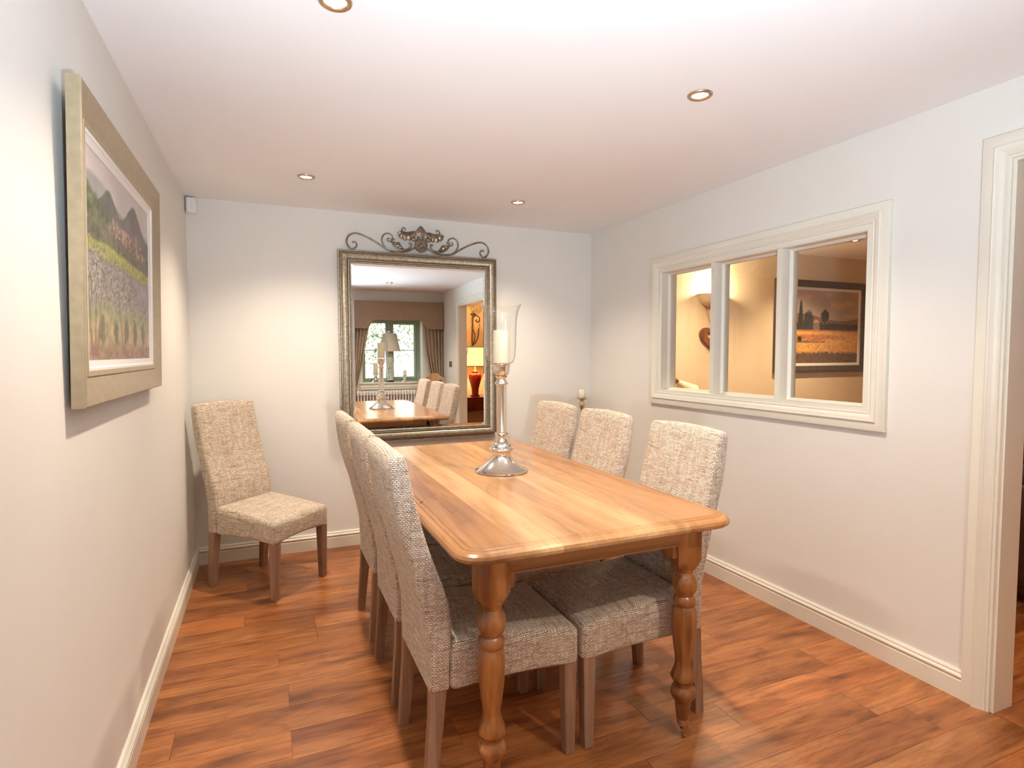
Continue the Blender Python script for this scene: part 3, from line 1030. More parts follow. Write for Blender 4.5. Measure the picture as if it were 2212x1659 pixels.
# ------------------------------------------------------------------ hurricane candle lamp on the table
CPOS = (1.394, -1.643, TZ)
hl = thing('hurricane_candle_holder', 'tall silver candle holder with a clear glass hurricane on the table', 'candle holder', CPOS)
CST = [(0.0, 0.0), (0.117, 0.0), (0.1200, 0.004), (0.1190, 0.008), (0.108, 0.011), (0.095, 0.0185), (0.080, 0.029), (0.064, 0.042), (0.052, 0.055), (0.044, 0.066), (0.0405, 0.074), (0.0405, 0.082), (0.0425, 0.088), (0.0535, 0.096), (0.0555, 0.101), (0.0525, 0.106), (0.0485, 0.109), (0.0480, 0.114), (0.0440, 0.121), (0.040, 0.127), (0.034, 0.132), (0.0265, 0.136), (0.0250, 0.140), (0.0205, 0.146), (0.0190, 0.152), (0.0215, 0.159), (0.0270, 0.165), (0.0316, 0.170), (0.0300, 0.174), (0.0235, 0.178), (0.0226, 0.183), (0.0228, 0.385), (0.0240, 0.390), (0.0299, 0.395), (0.0290, 0.399), (0.0225, 0.405), (0.0200, 0.414), (0.0225, 0.421), (0.0275, 0.4255), (0.0268, 0.429), (0.0220, 0.4325), (0.0300, 0.4345), (0.0340, 0.440), (0.0370, 0.458), (0.0388, 0.474), (0.0400, 0.477), (0.0400, 0.481), (0.0, 0.481)]
bm = B(); lathe(bm, CST, 48)
obj('candlestick', bm, M['silver'], hl, smooth=35)
GO = [(0.030, 0.4815), (0.042, 0.4825), (0.0515, 0.487), (0.0590, 0.499), (0.0640, 0.520), (0.0665, 0.550), (0.0680, 0.590), (0.0690, 0.630), (0.0705, 0.670), (0.0740, 0.700), (0.0810, 0.727), (0.0914, 0.745)]
bm = B()
lathe(bm, GO + [(0.0905, 0.7465)] + [(r - 0.0025, z + 0.001) for r, z in reversed(GO[1:])] + [(0.030, 0.4845)], 48)
bm.faces.ensure_lookup_table()
obj('glass_shade', bm, M['hglass'], hl, smooth=60)


def candle(name, label, loc, r, h, group=None):
    o = thing(name, label, 'candle', loc, 0, group)
    bm = B()
    lathe(bm, [(0.0, 0.0), (r * 0.97, 0.0), (r, r * 0.06), (r, h - r * 0.2), (r * 0.94, h), (r * 0.85, h - r * 0.08), (r * 0.4, h - r * 0.22), (0.0, h - r * 0.26)], 28)
    obj('wax_pillar', bm, M['wax'], o, smooth=50)
    bm = B()
    tube(bm, [(0, 0, h - r * 0.3), (0.0005, 0, h - r * 0.05), (0.002, 0, h + r * 0.08)], 0.0012, 6)
    obj('wick', bm, M['black'], o)
    return o


candle('pillar_candle', 'ivory pillar candle inside the glass hurricane on the table', (CPOS[0], CPOS[1], TZ + 0.486), 0.0358, 0.146, 'pillar candles')

# ------------------------------------------------------------------ wall mirror
MCX, MY, MZ0, MZ1 = 1.4395, -0.046, 0.708, 2.010
mr = thing('wall_mirror', 'large silver-gilt framed wall mirror with scrolled metal crest', 'mirror', (MCX, -0.046, MZ0), -0.0153)
MHW, MH = 0.5615, MZ1 - MZ0


def on_mir(u, v, h):
    return (u, -h, v)


MP = [(0.0, -0.034), (0.0, 0.008), (0.003, 0.012), (0.008, 0.012), (0.0095, 0.008), (0.012, 0.008), (0.014, 0.014), (0.018, 0.015), (0.020, 0.012), (0.024, 0.016), (0.032, 0.022), (0.042, 0.024), (0.052, 0.021), (0.059, 0.015), (0.061, 0.010), (0.064, 0.010), (0.066, 0.014), (0.071, 0.014), (0.073, 0.009), (0.076, 0.009), (0.078, 0.012), (0.082, 0.011), (0.086, 0.004), (0.086, -0.004), (0.060, -0.006), (0.050, -0.034)]
bm = B()
rect_frame(bm, on_mir, -MHW, MHW, 0, MH, MP)
fr = obj('frame', bm, M['leaf'], mr, smooth=28)
fr.data.materials.append(M['leaf_dark'])
DARK = {4, 8, 13, 14, 18, 19}
for i, p in enumerate(fr.data.polygons):
    cu = p.center
    d = min(MHW - abs(cu.x), cu.z, MH - cu.z)
    hh = -cu.y
    if hh > 0.003 and (0.0085 < d < 0.0125 or 0.0185 < d < 0.0205 or 0.060 < d < 0.0645 or 0.0725 < d < 0.0765):
        p.material_index = 1
bm = B()
g0, bw = 0.082, 0.020
o4 = [bm.verts.new(on_mir(u, v, -0.0015)) for u, v in ((-MHW + g0, g0), (MHW - g0, g0), (MHW - g0, MH - g0), (-MHW + g0, MH - g0))]
g1 = g0 + bw
i4 = [bm.verts.new(on_mir(u, v, 0.0)) for u, v in ((-MHW + g1, g1), (MHW - g1, g1), (MHW - g1, MH - g1), (-MHW + g1, MH - g1))]
k4 = [bm.verts.new(on_mir(u, v, -0.004)) for u, v in ((-MHW + g0, g0), (MHW - g0, g0), (MHW - g0, MH - g0), (-MHW + g0, MH - g0))]
bm.faces.new(i4)
for k in range(4):
    k2 = (k + 1) % 4
    bm.faces.new((o4[k], o4[k2], i4[k2], i4[k]))
    bm.faces.new((k4[k], k4[k2], o4[k2], o4[k]))
bm.faces.new(list(reversed(k4)))
obj('mirror_glass', bm, M['mirror'], mr)

crest = bpy.data.objects.new('crest', None); link(crest, mr); crest.location = (0, 0, MH)
SCR = [(-0.459, 0.046), (-0.463, 0.053), (-0.450, 0.055), (-0.438, 0.045), (-0.437, 0.030), (-0.448, 0.014), (-0.465, 0.0065), (-0.487, 0.018), (-0.502, 0.050), (-0.490, 0.088), (-0.462, 0.108), (-0.430, 0.111), (-0.385, 0.098), (-0.330, 0.073), (-0.280, 0.045), (-0.230, 0.015), (-0.185, 0.006), (-0.130, 0.007), (-0.085, 0.018), (-0.045, 0.040)]
UPS = [(-0.228, 0.082), (-0.233, 0.092), (-0.225, 0.099), (-0.209, 0.096), (-0.200, 0.084), (-0.209, 0.074)]
UP2 = [(-0.215, 0.094), (-0.230, 0.090), (-0.229, 0.077), (-0.214, 0.072), (-0.200, 0.083), (-0.198, 0.107), (-0.213, 0.122), (-0.238, 0.125), (-0.260, 0.110), (-0.270, 0.080), (-0.258, 0.045), (-0.232, 0.018), (-0.205, 0.008)]
LOW = [(-0.191, 0.080), (-0.186, 0.088), (-0.194, 0.093), (-0.204, 0.085), (-0.200, 0.065), (-0.183, 0.043), (-0.155, 0.026), (-0.118, 0.021), (-0.085, 0.030), (-0.068, 0.052), (-0.072, 0.068), (-0.082, 0.067), (-0.081, 0.060)]
WG = [(-0.045, 0.097), (-0.051, 0.103), (-0.043, 0.108), (-0.035, 0.101), (-0.040, 0.090), (-0.056, 0.087), (-0.068, 0.096)]
WT2 = [(-0.030, 0.147), (-0.060, 0.148), (-0.090, 0.141), (-0.115, 0.142), (-0.131, 0.150), (-0.130, 0.165), (-0.118, 0.172), (-0.108, 0.164), (-0.114, 0.156)]


def leaf_shape(bm, spine, widths, yc, lobes=5, depth=0.012, side=1):
    """acanthus leaf: ribbon fanned out to one side of a spine with scalloped rim and raised ribs"""
    sp = spline(spine, 10)
    n = len(sp)
    rows = []
    for i, p in enumerate(sp):
        t = (sp[min(i + 1, n - 1)] - sp[max(i - 1, 0)]).normalized()
        nn = Vector((t.z, 0, -t.x)) * side
        s = i / (n - 1)
        w = widths(s) * (0.86 + 0.14 * abs(math.sin(math.pi * lobes * s)))
        lift = depth * (0.55 + 0.45 * abs(math.sin(math.pi * lobes * s)))
        rows.append([bm.verts.new(Vector((p.x, yc, p.z)) + nn * (w * q) + Vector((0, -lift * math.sin(math.pi * (0.15 + 0.8 * q)), 0))) for q in (0, 0.25, 0.5, 0.75, 1.0)])
    back = []
    for i, p in enumerate(sp):
        back.append([bm.verts.new((rows[i][0].co.x, yc + 0.003, rows[i][0].co.z)), bm.verts.new((rows[i][-1].co.x, yc + 0.003, rows[i][-1].co.z))])
    for i in range(n - 1):
        for k in range(4):
            bm.faces.new((rows[i][k], rows[i][k + 1], rows[i + 1][k + 1], rows[i + 1][k]))
        bm.faces.new((rows[i][0], rows[i + 1][0], back[i + 1][0], back[i][0]))
        bm.faces.new((rows[i][4], rows[i + 1][4], back[i + 1][1], back[i][1]))
        bm.faces.new((back[i][0], back[i + 1][0], back[i + 1][1], back[i][1]))


YC = -0.004
for sgn in (1, -1):
    P3 = lambda pts, dy=0.0: [(-sgn * -x if sgn == 1 else -x, YC + dy, z) for x, z in pts]
    bm = B(); tube(bm, spline(P3(SCR), 6), lambda s: 0.0035 + 0.0025 * min(1, s * 4), 8); obj('scroll', bm, M['crest'], crest, smooth=60)
    bm = B(); tube(bm, spline(P3(UP2, -0.003), 6), lambda s: 0.0035 + 0.0015 * min(1, s * 3), 8); obj('scroll', bm, M['crest'], crest, smooth=60)
    bm = B(); tube(bm, spline(P3(LOW, -0.006), 6), lambda s: 0.0035 + 0.003 * math.sin(math.pi * s), 8)
    q = [(-0.198, 0.068), (-0.180, 0.046), (-0.155, 0.032), (-0.125, 0.026)]
    leaf_shape(bm, P3(q), lambda s: 0.008 + 0.030 * math.sin(math.pi * min(1, s * 1.05)), YC - 0.008, 3, 0.010, -sgn)
    obj('scroll_leaf', bm, M['crest'], crest, smooth=60)
    bm = B(); tube(bm, spline(P3(WG, -0.006), 6), 0.004, 8); tube(bm, spline(P3(WT2, -0.006), 6), lambda s: 0.005 - 0.0015 * s, 8)
    q = [(-0.040, 0.146), (-0.070, 0.145), (-0.098, 0.140), (-0.122, 0.145), (-0.130, 0.156)]
    leaf_shape(bm, P3(q), lambda s: 0.012 + 0.046 * math.sin(math.pi * (0.12 + 0.72 * s)), YC - 0.008, 6, 0.012, -sgn)
    obj('acanthus_leaf', bm, M['crest'], crest, smooth=60)
# medallion with a rosette
bm = B()
R2 = Matrix.Rotation(math.radians(90), 4, 'X')
lathe(bm, [(0.0, -0.004), (0.046, -0.004), (0.047, 0.004), (0.044, 0.009), (0.039, 0.009), (0.036, 0.005), (0.010, 0.004), (0.009, 0.012), (0.0, 0.014)], 32)
for k in range(8):
    a = 2 * math.pi * k / 8
    bmesh.ops.create_uvsphere(bm, u_segments=8, v_segments=6, radius=1.0, matrix=Matrix.Translation((0.022 * math.cos(a), 0.022 * math.sin(a), 0.006)) @ Matrix.Rotation(a, 4, 'Z') @ Matrix.Diagonal((0.011, 0.0065, 0.005, 1)))
bm.transform(Matrix.Translation((0, YC - 0.008, 0.056)) @ R2)
obj('medallion', bm, M['crest'], crest, smooth=50)
# flame-shaped bud on top
bm = B()
out = [(0.0, 0.197), (0.010, 0.183), (0.024, 0.170), (0.034, 0.158), (0.036, 0.146), (0.031, 0.132), (0.020, 0.122), (0.0, 0.116), (-0.020, 0.122), (-0.031, 0.132), (-0.036, 0.146), (-0.034, 0.158), (-0.024, 0.170), (-0.010, 0.183)]
for sc, dy in ((1.0, 0.0), (0.62, 0.007), (0.3, 0.011)):
    cz = 0.148
    prism(bm, [(u * sc, cz + (v - cz) * sc) for u, v in out], on_mir, -YC + dy - 0.003, -YC + dy + 0.007, 0.003)
for q in (-1, 1):
    bmesh.ops.create_uvsphere(bm, u_segments=10, v_segments=8, radius=0.010, matrix=Matrix.Translation((q * 0.017, YC - 0.006, 0.108)))
obj('bud', bm, M['crest'], crest, smooth=50)


# ------------------------------------------------------------------ paintings (flat art as colour attribute on the canvas)
def vnoise(u, v, f, seed, oct_=3):
    out = np.zeros_like(u); amp = 1.0; tot = 0
    for o_ in range(oct_):
        rs = np.random.RandomState(seed + o_)
        g = rs.rand(66, 66)
        x = (u * f * 2 ** o_) % 64; y = (v * f * 2 ** o_) % 64
        xi = x.astype(int); yi = y.astype(int); xf = x - xi; yf = y - yi
        xf = xf * xf * (3 - 2 * xf); yf = yf * yf * (3 - 2 * yf)
        out += amp * ((g[xi, yi] * (1 - xf) + g[xi + 1, yi] * xf) * (1 - yf) + (g[xi, yi + 1] * (1 - xf) + g[xi + 1, yi + 1] * xf) * yf)
        tot += amp; amp *= 0.5
    return out / tot


def sm(a, b, x):
    t_ = np.clip((x - a) / (b - a), 0, 1)
    return t_ * t_ * (3 - 2 * t_)


class Art:
    def __init__(self, nu, nv):
        self.u, self.v = np.meshgrid(np.linspace(0, 1, nu), np.linspace(0, 1, nv), indexing='ij')
        self.c = np.zeros((nu, nv, 3))

    def lay(self, rgb, mask, var=0.0, f=30, seed=1):
        col = np.array(rgb, float)[None, None, :] * np.ones_like(self.c)
        if var:
            col = col * (1 + var * (vnoise(self.u, self.v, f, seed) - 0.5)[..., None] * 2)
        m = np.clip(mask, 0, 1)[..., None]
        self.c = self.c * (1 - m) + col * m

    def blob(self, u0, v0, ru, rv, soft=0.25, rough=0.0, seed=3):
        d = np.sqrt(((self.u - u0) / ru) ** 2 + ((self.v - v0) / rv) ** 2)
        if rough:
            d = d + rough * (vnoise(self.u, self.v, 40, seed) - 0.5) * 2
        return 1 - sm(1 - soft, 1 + soft, d)


def canvas(name, art, to3, u0, u1, v0, v1, h, parent, label, gain=1.0):
    nu, nv = art.u.shape
    U = u0 + (u1 - u0) * art.u; Vv = v0 + (v1 - v0) * art.v
    verts = [to3(U[i, j], Vv[i, j], h) for i in range(nu) for j in range(nv)]
    faces = [(i * nv + j, (i + 1) * nv + j, (i + 1) * nv + j + 1, i * nv + j + 1) for i in range(nu - 1) for j in range(nv - 1)]
    b0 = len(verts)
    for (uu, vv) in ((u0, v0), (u1, v0), (u1, v1), (u0, v1)):
        verts.append(to3(uu, vv, h - 0.010))
    cor = [0, (nu - 1) * nv, (nu - 1) * nv + nv - 1, nv - 1]
    for k in range(4):
        faces.append((cor[k], b0 + k, b0 + (k + 1) % 4, cor[(k + 1) % 4]))
    faces.append((b0, b0 + 1, b0 + 2, b0 + 3))
    me = bpy.data.meshes.new(name)
    me.from_pydata(verts, [], faces)
    ca = me.color_attributes.new('paint', 'FLOAT_COLOR', 'POINT')
    c = np.clip(art.c / 255, 0, 1)
    lin = np.where(c <= 0.04045, c / 12.92, ((c + 0.055) / 1.055) ** 2.4) * gain
    full = np.ones((len(verts), 4)); full[:nu * nv, :3] = lin.reshape(-1, 3)
    ca.data.foreach_set('color', full.ravel())
    t = NT(name + '_paint')
    at = t.n('ShaderNodeVertexColor', {'layer_name': 'paint'})
    nz = t.n('ShaderNodeTexNoise', None, Vector=t.coord(), Scale=160.0, Detail=3.0)
    t.p(Base_Color=t.mix(at.outputs[0], t.ramp(nz, [(0.3, (0.86, 0.86, 0.86)), (0.7, (1, 1, 1))]), 0.6, 'MULTIPLY'), Roughness=0.45).bump(nz, 0.25, 0.002)
    me.materials.append(t.m)
    o = bpy.data.objects.new(name, me)
    link(o, parent)
    o['label'] = label
    return o


# hillside with olive trees, on the left wall
a = Art(300, 210)
u, v = a.u, a.v
n1 = vnoise(u, v, 8, 11); n2 = vnoise(u, v, 22, 21); n3 = vnoise(u, v, 56, 31, 2)
a.lay((208, 198, 196), np.ones_like(u), 0.05, 6, 5)
a.lay((160, 160, 160), 1 - sm(-0.01, 0.02, v - (0.87 - 0.10 * u + 0.05 * np.sin(u * 9) * 0.5 + 0.02 * n1)), 0.1, 8, 6)
hills = 0.76 + 0.115 * np.exp(-((u - 0.30) / 0.11) ** 2) + 0.165 * np.exp(-((u - 0.70) / 0.15) ** 2) + 0.015 * n2
a.lay((106, 106, 98), 1 - sm(-0.008, 0.012, v - hills), 0.22, 14, 7)
a.lay((124, 112, 112), (1 - sm(-0.01, 0.05, v - (hills - 0.05))) * (u > 0.5) * 0.7, 0.2, 16, 8)
left = 0.845 - 0.42 * u + 0.05 * (n2 - 0.5)
a.lay((86, 96, 64), (1 - sm(-0.01, 0.03, v - left)) * (1 - sm(0.35, 0.75, u)), 0.5, 44, 9)
a.lay((98, 98, 78), 1 - sm(-0.02, 0.05, v - (0.70 - 0.03 * u + 0.06 * (n2 - .5))), 0.4, 40, 10)
vc = 0.735 - 0.075 * u
vil = (1 - sm(0.03, 0.065, np.abs(v - vc + 0.03 * (n2 - 0.5)))) * sm(0.26, 0.36, u) * (1 - sm(0.86, 0.95, u))
a.lay((176, 136, 124), vil * sm(0.40, 0.58, n3) * 0.9, 0.3, 50, 12)
a.lay((206, 176, 160), vil * sm(0.60, 0.70, n3) * 0.8)
a.lay((196, 162, 148), a.blob(0.74, 0.73, 0.012, 0.045, 0.2) * 0.9, 0.1)
a.lay((112, 92, 84), (1 - sm(0.01, 0.03, np.abs(v - vc + 0.055))) * sm(0.3, 0.4, u) * 0.6, 0.3, 40, 18)
bt, bb_ = 0.580 + 0.012 * np.sin(u * 5) + 0.02 * (n2 - 0.5), 0.505 + 0.012 * np.sin(u * 4 + 1) + 0.03 * (n2 - 0.5)
a.lay((160, 160, 82), sm(-0.01, 0.012, v - bb_) * (1 - sm(-0.012, 0.012, v - bt)), 0.26, 34, 13)
low = 1 - sm(-0.012, 0.012, v - bb_)
a.lay((150, 142, 146), low, 0.16, 14, 14)
for (uu, vv, ru, rv, s_) in ((0.05, 0.40, 0.10, 0.15, 1), (0.17, 0.43, 0.13, 0.15, 2), (0.36, 0.40, 0.14, 0.15, 3), (0.53, 0.38, 0.14, 0.14, 4), (0.68, 0.33, 0.08, 0.12, 5), (0.86, 0.30, 0.06, 0.10, 6)):
    bl = a.blob(uu, vv, ru, rv, 0.35, 0.6, 40 + s_)
    a.lay((112, 110, 92), bl * sm(0.36, 0.56, n3), 0.4, 60, 40 + s_)
    a.lay((186, 178, 178), bl * sm(0.62, 0.72, n3) * 0.7)
a.lay((140, 146, 96), (1 - sm(-0.02, 0.07, v - 0.245 - 0.06 * (n2 - 0.5))) * 0.85, 0.3, 26, 15)
a.lay((172, 152, 116), (1 - sm(-0.02, 0.06, v - 0.185 - 0.06 * (n2 - 0.5))) * 0.9, 0.25, 28, 16)
for uu in (0.19, 0.38, 0.54, 0.70, 0.86):
    a.lay((88, 88, 72), a.blob(uu, 0.155, 0.036, 0.068, 0.35, 0.45, 60) * 0.85, 0.3, 40, 61)
a.lay((146, 116, 98), 1 - sm(-0.02, 0.05, v - 0.065 - 0.05 * (n2 - 0.5)), 0.3, 30, 17)
for (ua, ub) in ((0.07, 0.03), (0.12, 0.19), (0.10, 0.12), (0.49, 0.42), (0.50, 0.55)):
    uc = ua + (ub - ua) * np.clip((v - 0.02) / 0.33, 0, 1)
    a.lay((120, 88, 70), (np.abs(u - uc) < 0.005 + 0.004 * (v < 0.15)) * (v > 0.02) * (v < 0.33) * 0.8)
a.c = a.c * 0.90 + np.array([158., 152., 145.]) * 0.10
PA = (-2.385, -1.336, 1.192, 1.958)
TIL = 0.0155


def on_paint(u, v, h):          # picture leans out a little at the top
    k = (v - PA[2]) / (PA[3] - PA[2])
    return (0.012 + h + TIL * k, u, v)


pt = thing('framed_painting', 'landscape of green hills and olive trees in a wide champagne frame', 'painting', (0, 0, 0))
bm = B()
rect_frame(bm, on_paint, *PA, [(0.0, 0.0), (0.0, 0.027), (0.004, 0.030), (0.010, 0.030), (0.068, 0.015), (0.070, 0.013), (0.073, 0.017), (0.085, 0.016), (0.088, 0.012), (0.088, 0.0)])
obj('frame', bm, M['gilt'], pt, smooth=25)
bm = B()
prism(bm, [(PA[0] + 0.095, PA[2] + 0.03), (PA[1] - 0.095, PA[2] + 0.03), (PA[1] - 0.095, PA[3] - 0.03), (PA[0] + 0.095, PA[3] - 0.03)], on_paint, -0.011, 0.0)
obj('backing_board', bm, M['dark_frame'], pt)
bm = B()
rect_frame(bm, on_paint, PA[0] + 0.086, PA[1] - 0.086, PA[2] + 0.086, PA[3] - 0.086, [(0, 0.001), (0, 0.015), (0.006, 0.015), (0.010, 0.010), (0.026, 0.007), (0.026, 0.001)])
obj('slip', bm, M['slip'], pt, smooth=25)
canvas('canvas', a, on_paint, PA[0] + 0.110, PA[1] - 0.110, PA[2] + 0.110, PA[3] - 0.110, 0.005, pt, 'painted canvas of hills, village and olive trees')

# golden field with cypress, beyond the interior window
a = Art(220, 150)
u, v = a.u, a.v
n1 = vnoise(u, v, 6, 71); n2 = vnoise(u, v, 24, 81); n3 = vnoise(u, v, 60, 91, 2)
a.lay((168, 150, 136), np.ones_like(u), 0.06, 5, 72)
a.lay((196, 164, 132), sm(0.0, 0.25, 0.72 - v) * 0.5)
for (uu, vv, ru, rv) in ((0.70, 0.80, 0.09, 0.05), (0.86, 0.83, 0.08, 0.04), (0.88, 0.66, 0.08, 0.03), (0.30, 0.90, 0.06, 0.04), (0.60, 0.95, 0.05, 0.03)):
    a.lay((206, 172, 128), a.blob(uu, vv, ru, rv, 0.6, 0.6, 73) * 0.7)
hl_ = 0.625 + 0.045 * np.sin(u * 6.0 + 0.2) + 0.01 * n1
a.lay((128, 92, 72), 1 - sm(-0.006, 0.010, v - hl_), 0.08, 14, 74)
a.lay((60, 48, 34), (1 - sm(-0.006, 0.02, v - (0.545 - 0.02 * n2))) * sm(0.52, 0.56, u), 0.25, 40, 75)
for (uu, v0_, v1_, ru) in ((0.235, 0.44, 0.855, 0.040), ):
    k = np.clip((v1_ - v) / (v1_ - v0_), 0, 1)
    a.lay((46, 42, 30), (np.abs(u - uu) < ru * (0.15 + 0.85 * k ** 0.7) * (0.85 + 0.3 * n3)) * (v < v1_) * (v > v0_))
a.lay((52, 46, 34), a.blob(0.335, 0.60, 0.060, 0.11, 0.15, 0.25, 76), 0.2, 40, 77)
a.lay((52, 46, 34), a.blob(0.545, 0.655, 0.050, 0.085, 0.15, 0.25, 78), 0.2, 40, 77)
a.lay((60, 46, 34), (np.abs(u - 0.545) < 0.008) * (v < 0.6) * (v > 0.45))
for uu in (0.13, 0.17, 0.21, 0.30, 0.38, 0.50, 0.60, 0.66):
    a.lay((50, 42, 32), a.blob(uu, 0.50, 0.05, 0.055, 0.3, 0.4, 79), 0.2, 40, 80)
a.lay((122, 112, 90), (np.abs(u - 0.435) < 0.04) * (v > 0.455) * (v < 0.56))
a.lay((196, 150, 120), (np.abs(u - 0.435) < 0.045 - (v - 0.56) * 0.9) * (v >= 0.56) * (v < 0.60))
fld = 1 - sm(-0.004, 0.006, v - 0.455)
a.lay((216, 168, 92), fld, 0.12, 30, 82)
a.lay((190, 116, 62), fld * sm(0.42, 0.445, v), 0.2, 40, 83)
a.lay((178, 112, 58), a.blob(0.35, 0.355, 0.42, 0.045, 0.3, 0.4, 84), 0.3, 40, 85)
a.lay((98, 70, 46), a.blob(0.25, 0.295, 0.30, 0.015, 0.5, 0.5, 86) * 0.8)
a.lay((46, 32, 24), a.blob(0.14, 0.325, 0.035, 0.04, 0.2)); a.lay((46, 32, 24), a.blob(0.225, 0.335, 0.028, 0.035, 0.2))
a.lay((208, 152, 78), sm(0.14, 0.16, v) * (1 - sm(0.25, 0.27, v + 0.04 * (n2 - 0.5))), 0.2, 50, 87)
a.lay((98, 72, 48), 1 - sm(0.135, 0.165, v + 0.05 * (n3 - 0.5)), 0.3, 50, 88)
PB = (4.870, 6.126, 1.119, 2.022)


def on_hall(u, v, h):
    return (u, 0.03 - h, v)


pt = thing('framed_painting', 'golden field with dark cypress in a bronze frame, behind the interior window', 'painting', (0, 0, 0))
bm = B()
rect_frame(bm, on_hall, *PB, [(0, 0.0), (0.0, 0.026), (0.006, 0.034), (0.030, 0.036), (0.050, 0.028), (0.068, 0.020), (0.070, 0.0)])
obj('frame', bm, M['dark_frame'], pt, smooth=25)
bm = B()
rect_frame(bm, on_hall, PB[0] + 0.069, PB[1] - 0.069, PB[2] + 0.069, PB[3] - 0.069, [(0, 0.001), (0, 0.020), (0.022, 0.016), (0.026, 0.012), (0.026, 0.001)])
obj('slip', bm, M['slip'], pt, smooth=25)
canvas('canvas', a, on_hall, PB[0] + 0.093, PB[1] - 0.093, PB[2] + 0.093, PB[3] - 0.093, 0.011, pt, 'painted canvas of a golden field and cypress trees', 1.2)

# ------------------------------------------------------------------ ceiling downlights
SPOTS = [((0.625, -2.357), 'recessed downlight at the top edge of the photo, nearest the camera'),
         ((1.922, -2.296), 'recessed downlight in the ceiling closest to the interior window'),
         ((0.649, -0.704), 'recessed downlight above the lone chair in the corner'),
         ((1.908, -0.666), 'recessed downlight in the ceiling above the right end of the mirror'),
         ((3.750, -0.643), 'added unseen downlight in the next room, above the hanging heart'),  # out of view, added to brighten the next room's wall and painting
         ((5.036, -0.643), 'recessed downlight in the ceiling beyond the interior window'),
         ((1.850, -3.850), 'recessed downlight seen only reflected in the wall mirror')]


def downlight(x, y, label, power=SPOT_W):
    o = thing('ceiling_light', label, 'ceiling light', (x, y, H), 0, 'recessed downlights')
    bm = B()
    lathe(bm, [(0.0285, -0.001), (0.031, -0.0060), (0.036, -0.0085), (0.0415, -0.0075), (0.0450, -0.0040), (0.0455, -0.0005), (0.0455, 0.0), (0.0285, 0.0)], 40)
    obj('trim_ring', bm, M['nickel'], o, smooth=40)
    bm = B()
    lathe(bm, [(0.0, -0.0045), (0.012, -0.0042), (0.022, -0.0030), (0.0288, -0.0012), (0.0288, -0.0002), (0.0, -0.0002)], 32)
    obj('bulb', bm, M['bulb'], o, smooth=60)
    l = lamp('downlight_beam', 'SPOT', (x, y, H - 0.02), (x, y, 0), power, SPOT_COL if x < W else (1.0, 0.72, 0.46), spot_size=math.radians(126), spot_blend=1.0, shadow_soft_size=0.022)


for (x, y), lab in SPOTS:
    downlight(x, y, lab, SPOT_W if x < W else SPOT_W * 1.5)

# ------------------------------------------------------------------ alarm sensor in the corner
o = thing('alarm_sensor', 'small white alarm sensor high in the back left corner', 'sensor', (0.0, 0.0, 2.168))
bm = B()
rbox(bm, 0.006, 0.062, -0.046, -0.002, 0.0, 0.094, 0.012, (3, 3, 3))
obj('housing', bm, M['plastic'], o, smooth=60)
bm = B()
rbox(bm, 0.030, 0.0645, -0.049, -0.020, 0.016, 0.060, 0.009, (3, 3, 3))
obj('lens', bm, M['white'], o, smooth=60)

# ------------------------------------------------------------------ candle stands in the back right corner
def candle_stand(label, x, y, zp, mat, s=1.0):
    o = thing('candle_stand', label, 'candle holder', (x, y, 0), 0, 'floor candle stands in the back corner')
    bm = B()
    lathe(bm, [(0.0, 0.0), (0.085, 0.0), (0.088, 0.006), (0.080, 0.014), (0.040, 0.030), (0.020, 0.050), (0.016, 0.080), (0.024, 0.10), (0.014, 0.13), (0.011, zp * 0.5), (0.020, zp * 0.5 + 0.02), (0.011, zp * 0.5 + 0.04), (0.010, zp - 0.12), (0.014, zp - 0.085), (0.022, zp - 0.065), (0.0225, zp - 0.050), (0.017, zp - 0.034), (0.015, zp - 0.026), (0.021, zp - 0.016), (0.036, zp - 0.008), (0.043, zp), (0.041, zp + 0.002), (0.0, zp)], 28)
    obj('stem', bm, mat, o, smooth=40)


candle_stand('slender silver candle stand rising behind the right chairs in the back corner', 2.665, -0.17, 0.972, M['nickel'])
candle('pillar_candle', 'small ivory candle on the stand in the back right corner', (2.665, -0.17, 0.973), 0.0265, 0.064, 'pillar candles')
candle_stand('shorter candle stand hidden behind the middle right chair', 2.755, -0.37, 0.832, M['nickel'])
candle('pillar_candle', 'ivory candle barely showing above the middle right chair', (2.755, -0.37, 0.833), 0.0265, 0.064, 'pillar candles')

# ------------------------------------------------------------------ sconce, heart and reading lamp beyond the interior window
sx, sz = 4.108, 1.84
o = thing('wall_sconce', 'glowing plaster half-bowl wall light behind the interior window', 'wall light', (sx, 0.03, sz))
bm = B()
n = 20
rings = []
for k in range(7):
    t_ = k / 6
    z = -0.118 * t_
    a_ = 0.138 * math.sqrt(max(0.0, 1 - t_ ** 2.2)) + 0.012
    d_ = 0.085 * math.sqrt(max(0.0, 1 - t_ ** 2.2)) + 0.010
    rings.append([bm.verts.new((a_ * math.cos(math.pi * i / n), -d_ * math.sin(math.pi * i / n), z)) for i in range(n + 1)])
ins = [[bm.verts.new((v_.co.x * 0.92, v_.co.y * 0.92, v_.co.z + 0.004)) for v_ in r] for r in rings]
for A, C in zip(rings, rings[1:]):
    for i in range(n):
        bm.faces.new((A[i], A[i + 1], C[i + 1], C[i]))
for A, C in zip(ins, ins[1:]):
    for i in range(n):
        bm.faces.new((A[i], C[i], C[i + 1], A[i + 1]))
for i in range(n):
    bm.faces.new((rings[0][i], ins[0][i], ins[0][i + 1], rings[0][i + 1]))
obj('bowl', bm, M['plaster'], o, smooth=60)
bm = B(); bmesh.ops.create_uvsphere(bm, u_segments=14, v_segments=10, radius=0.028, matrix=Matrix.Translation((0, -0.042, -0.030)))
obj('bulb', bm, M['bulb'], o, smooth=180)
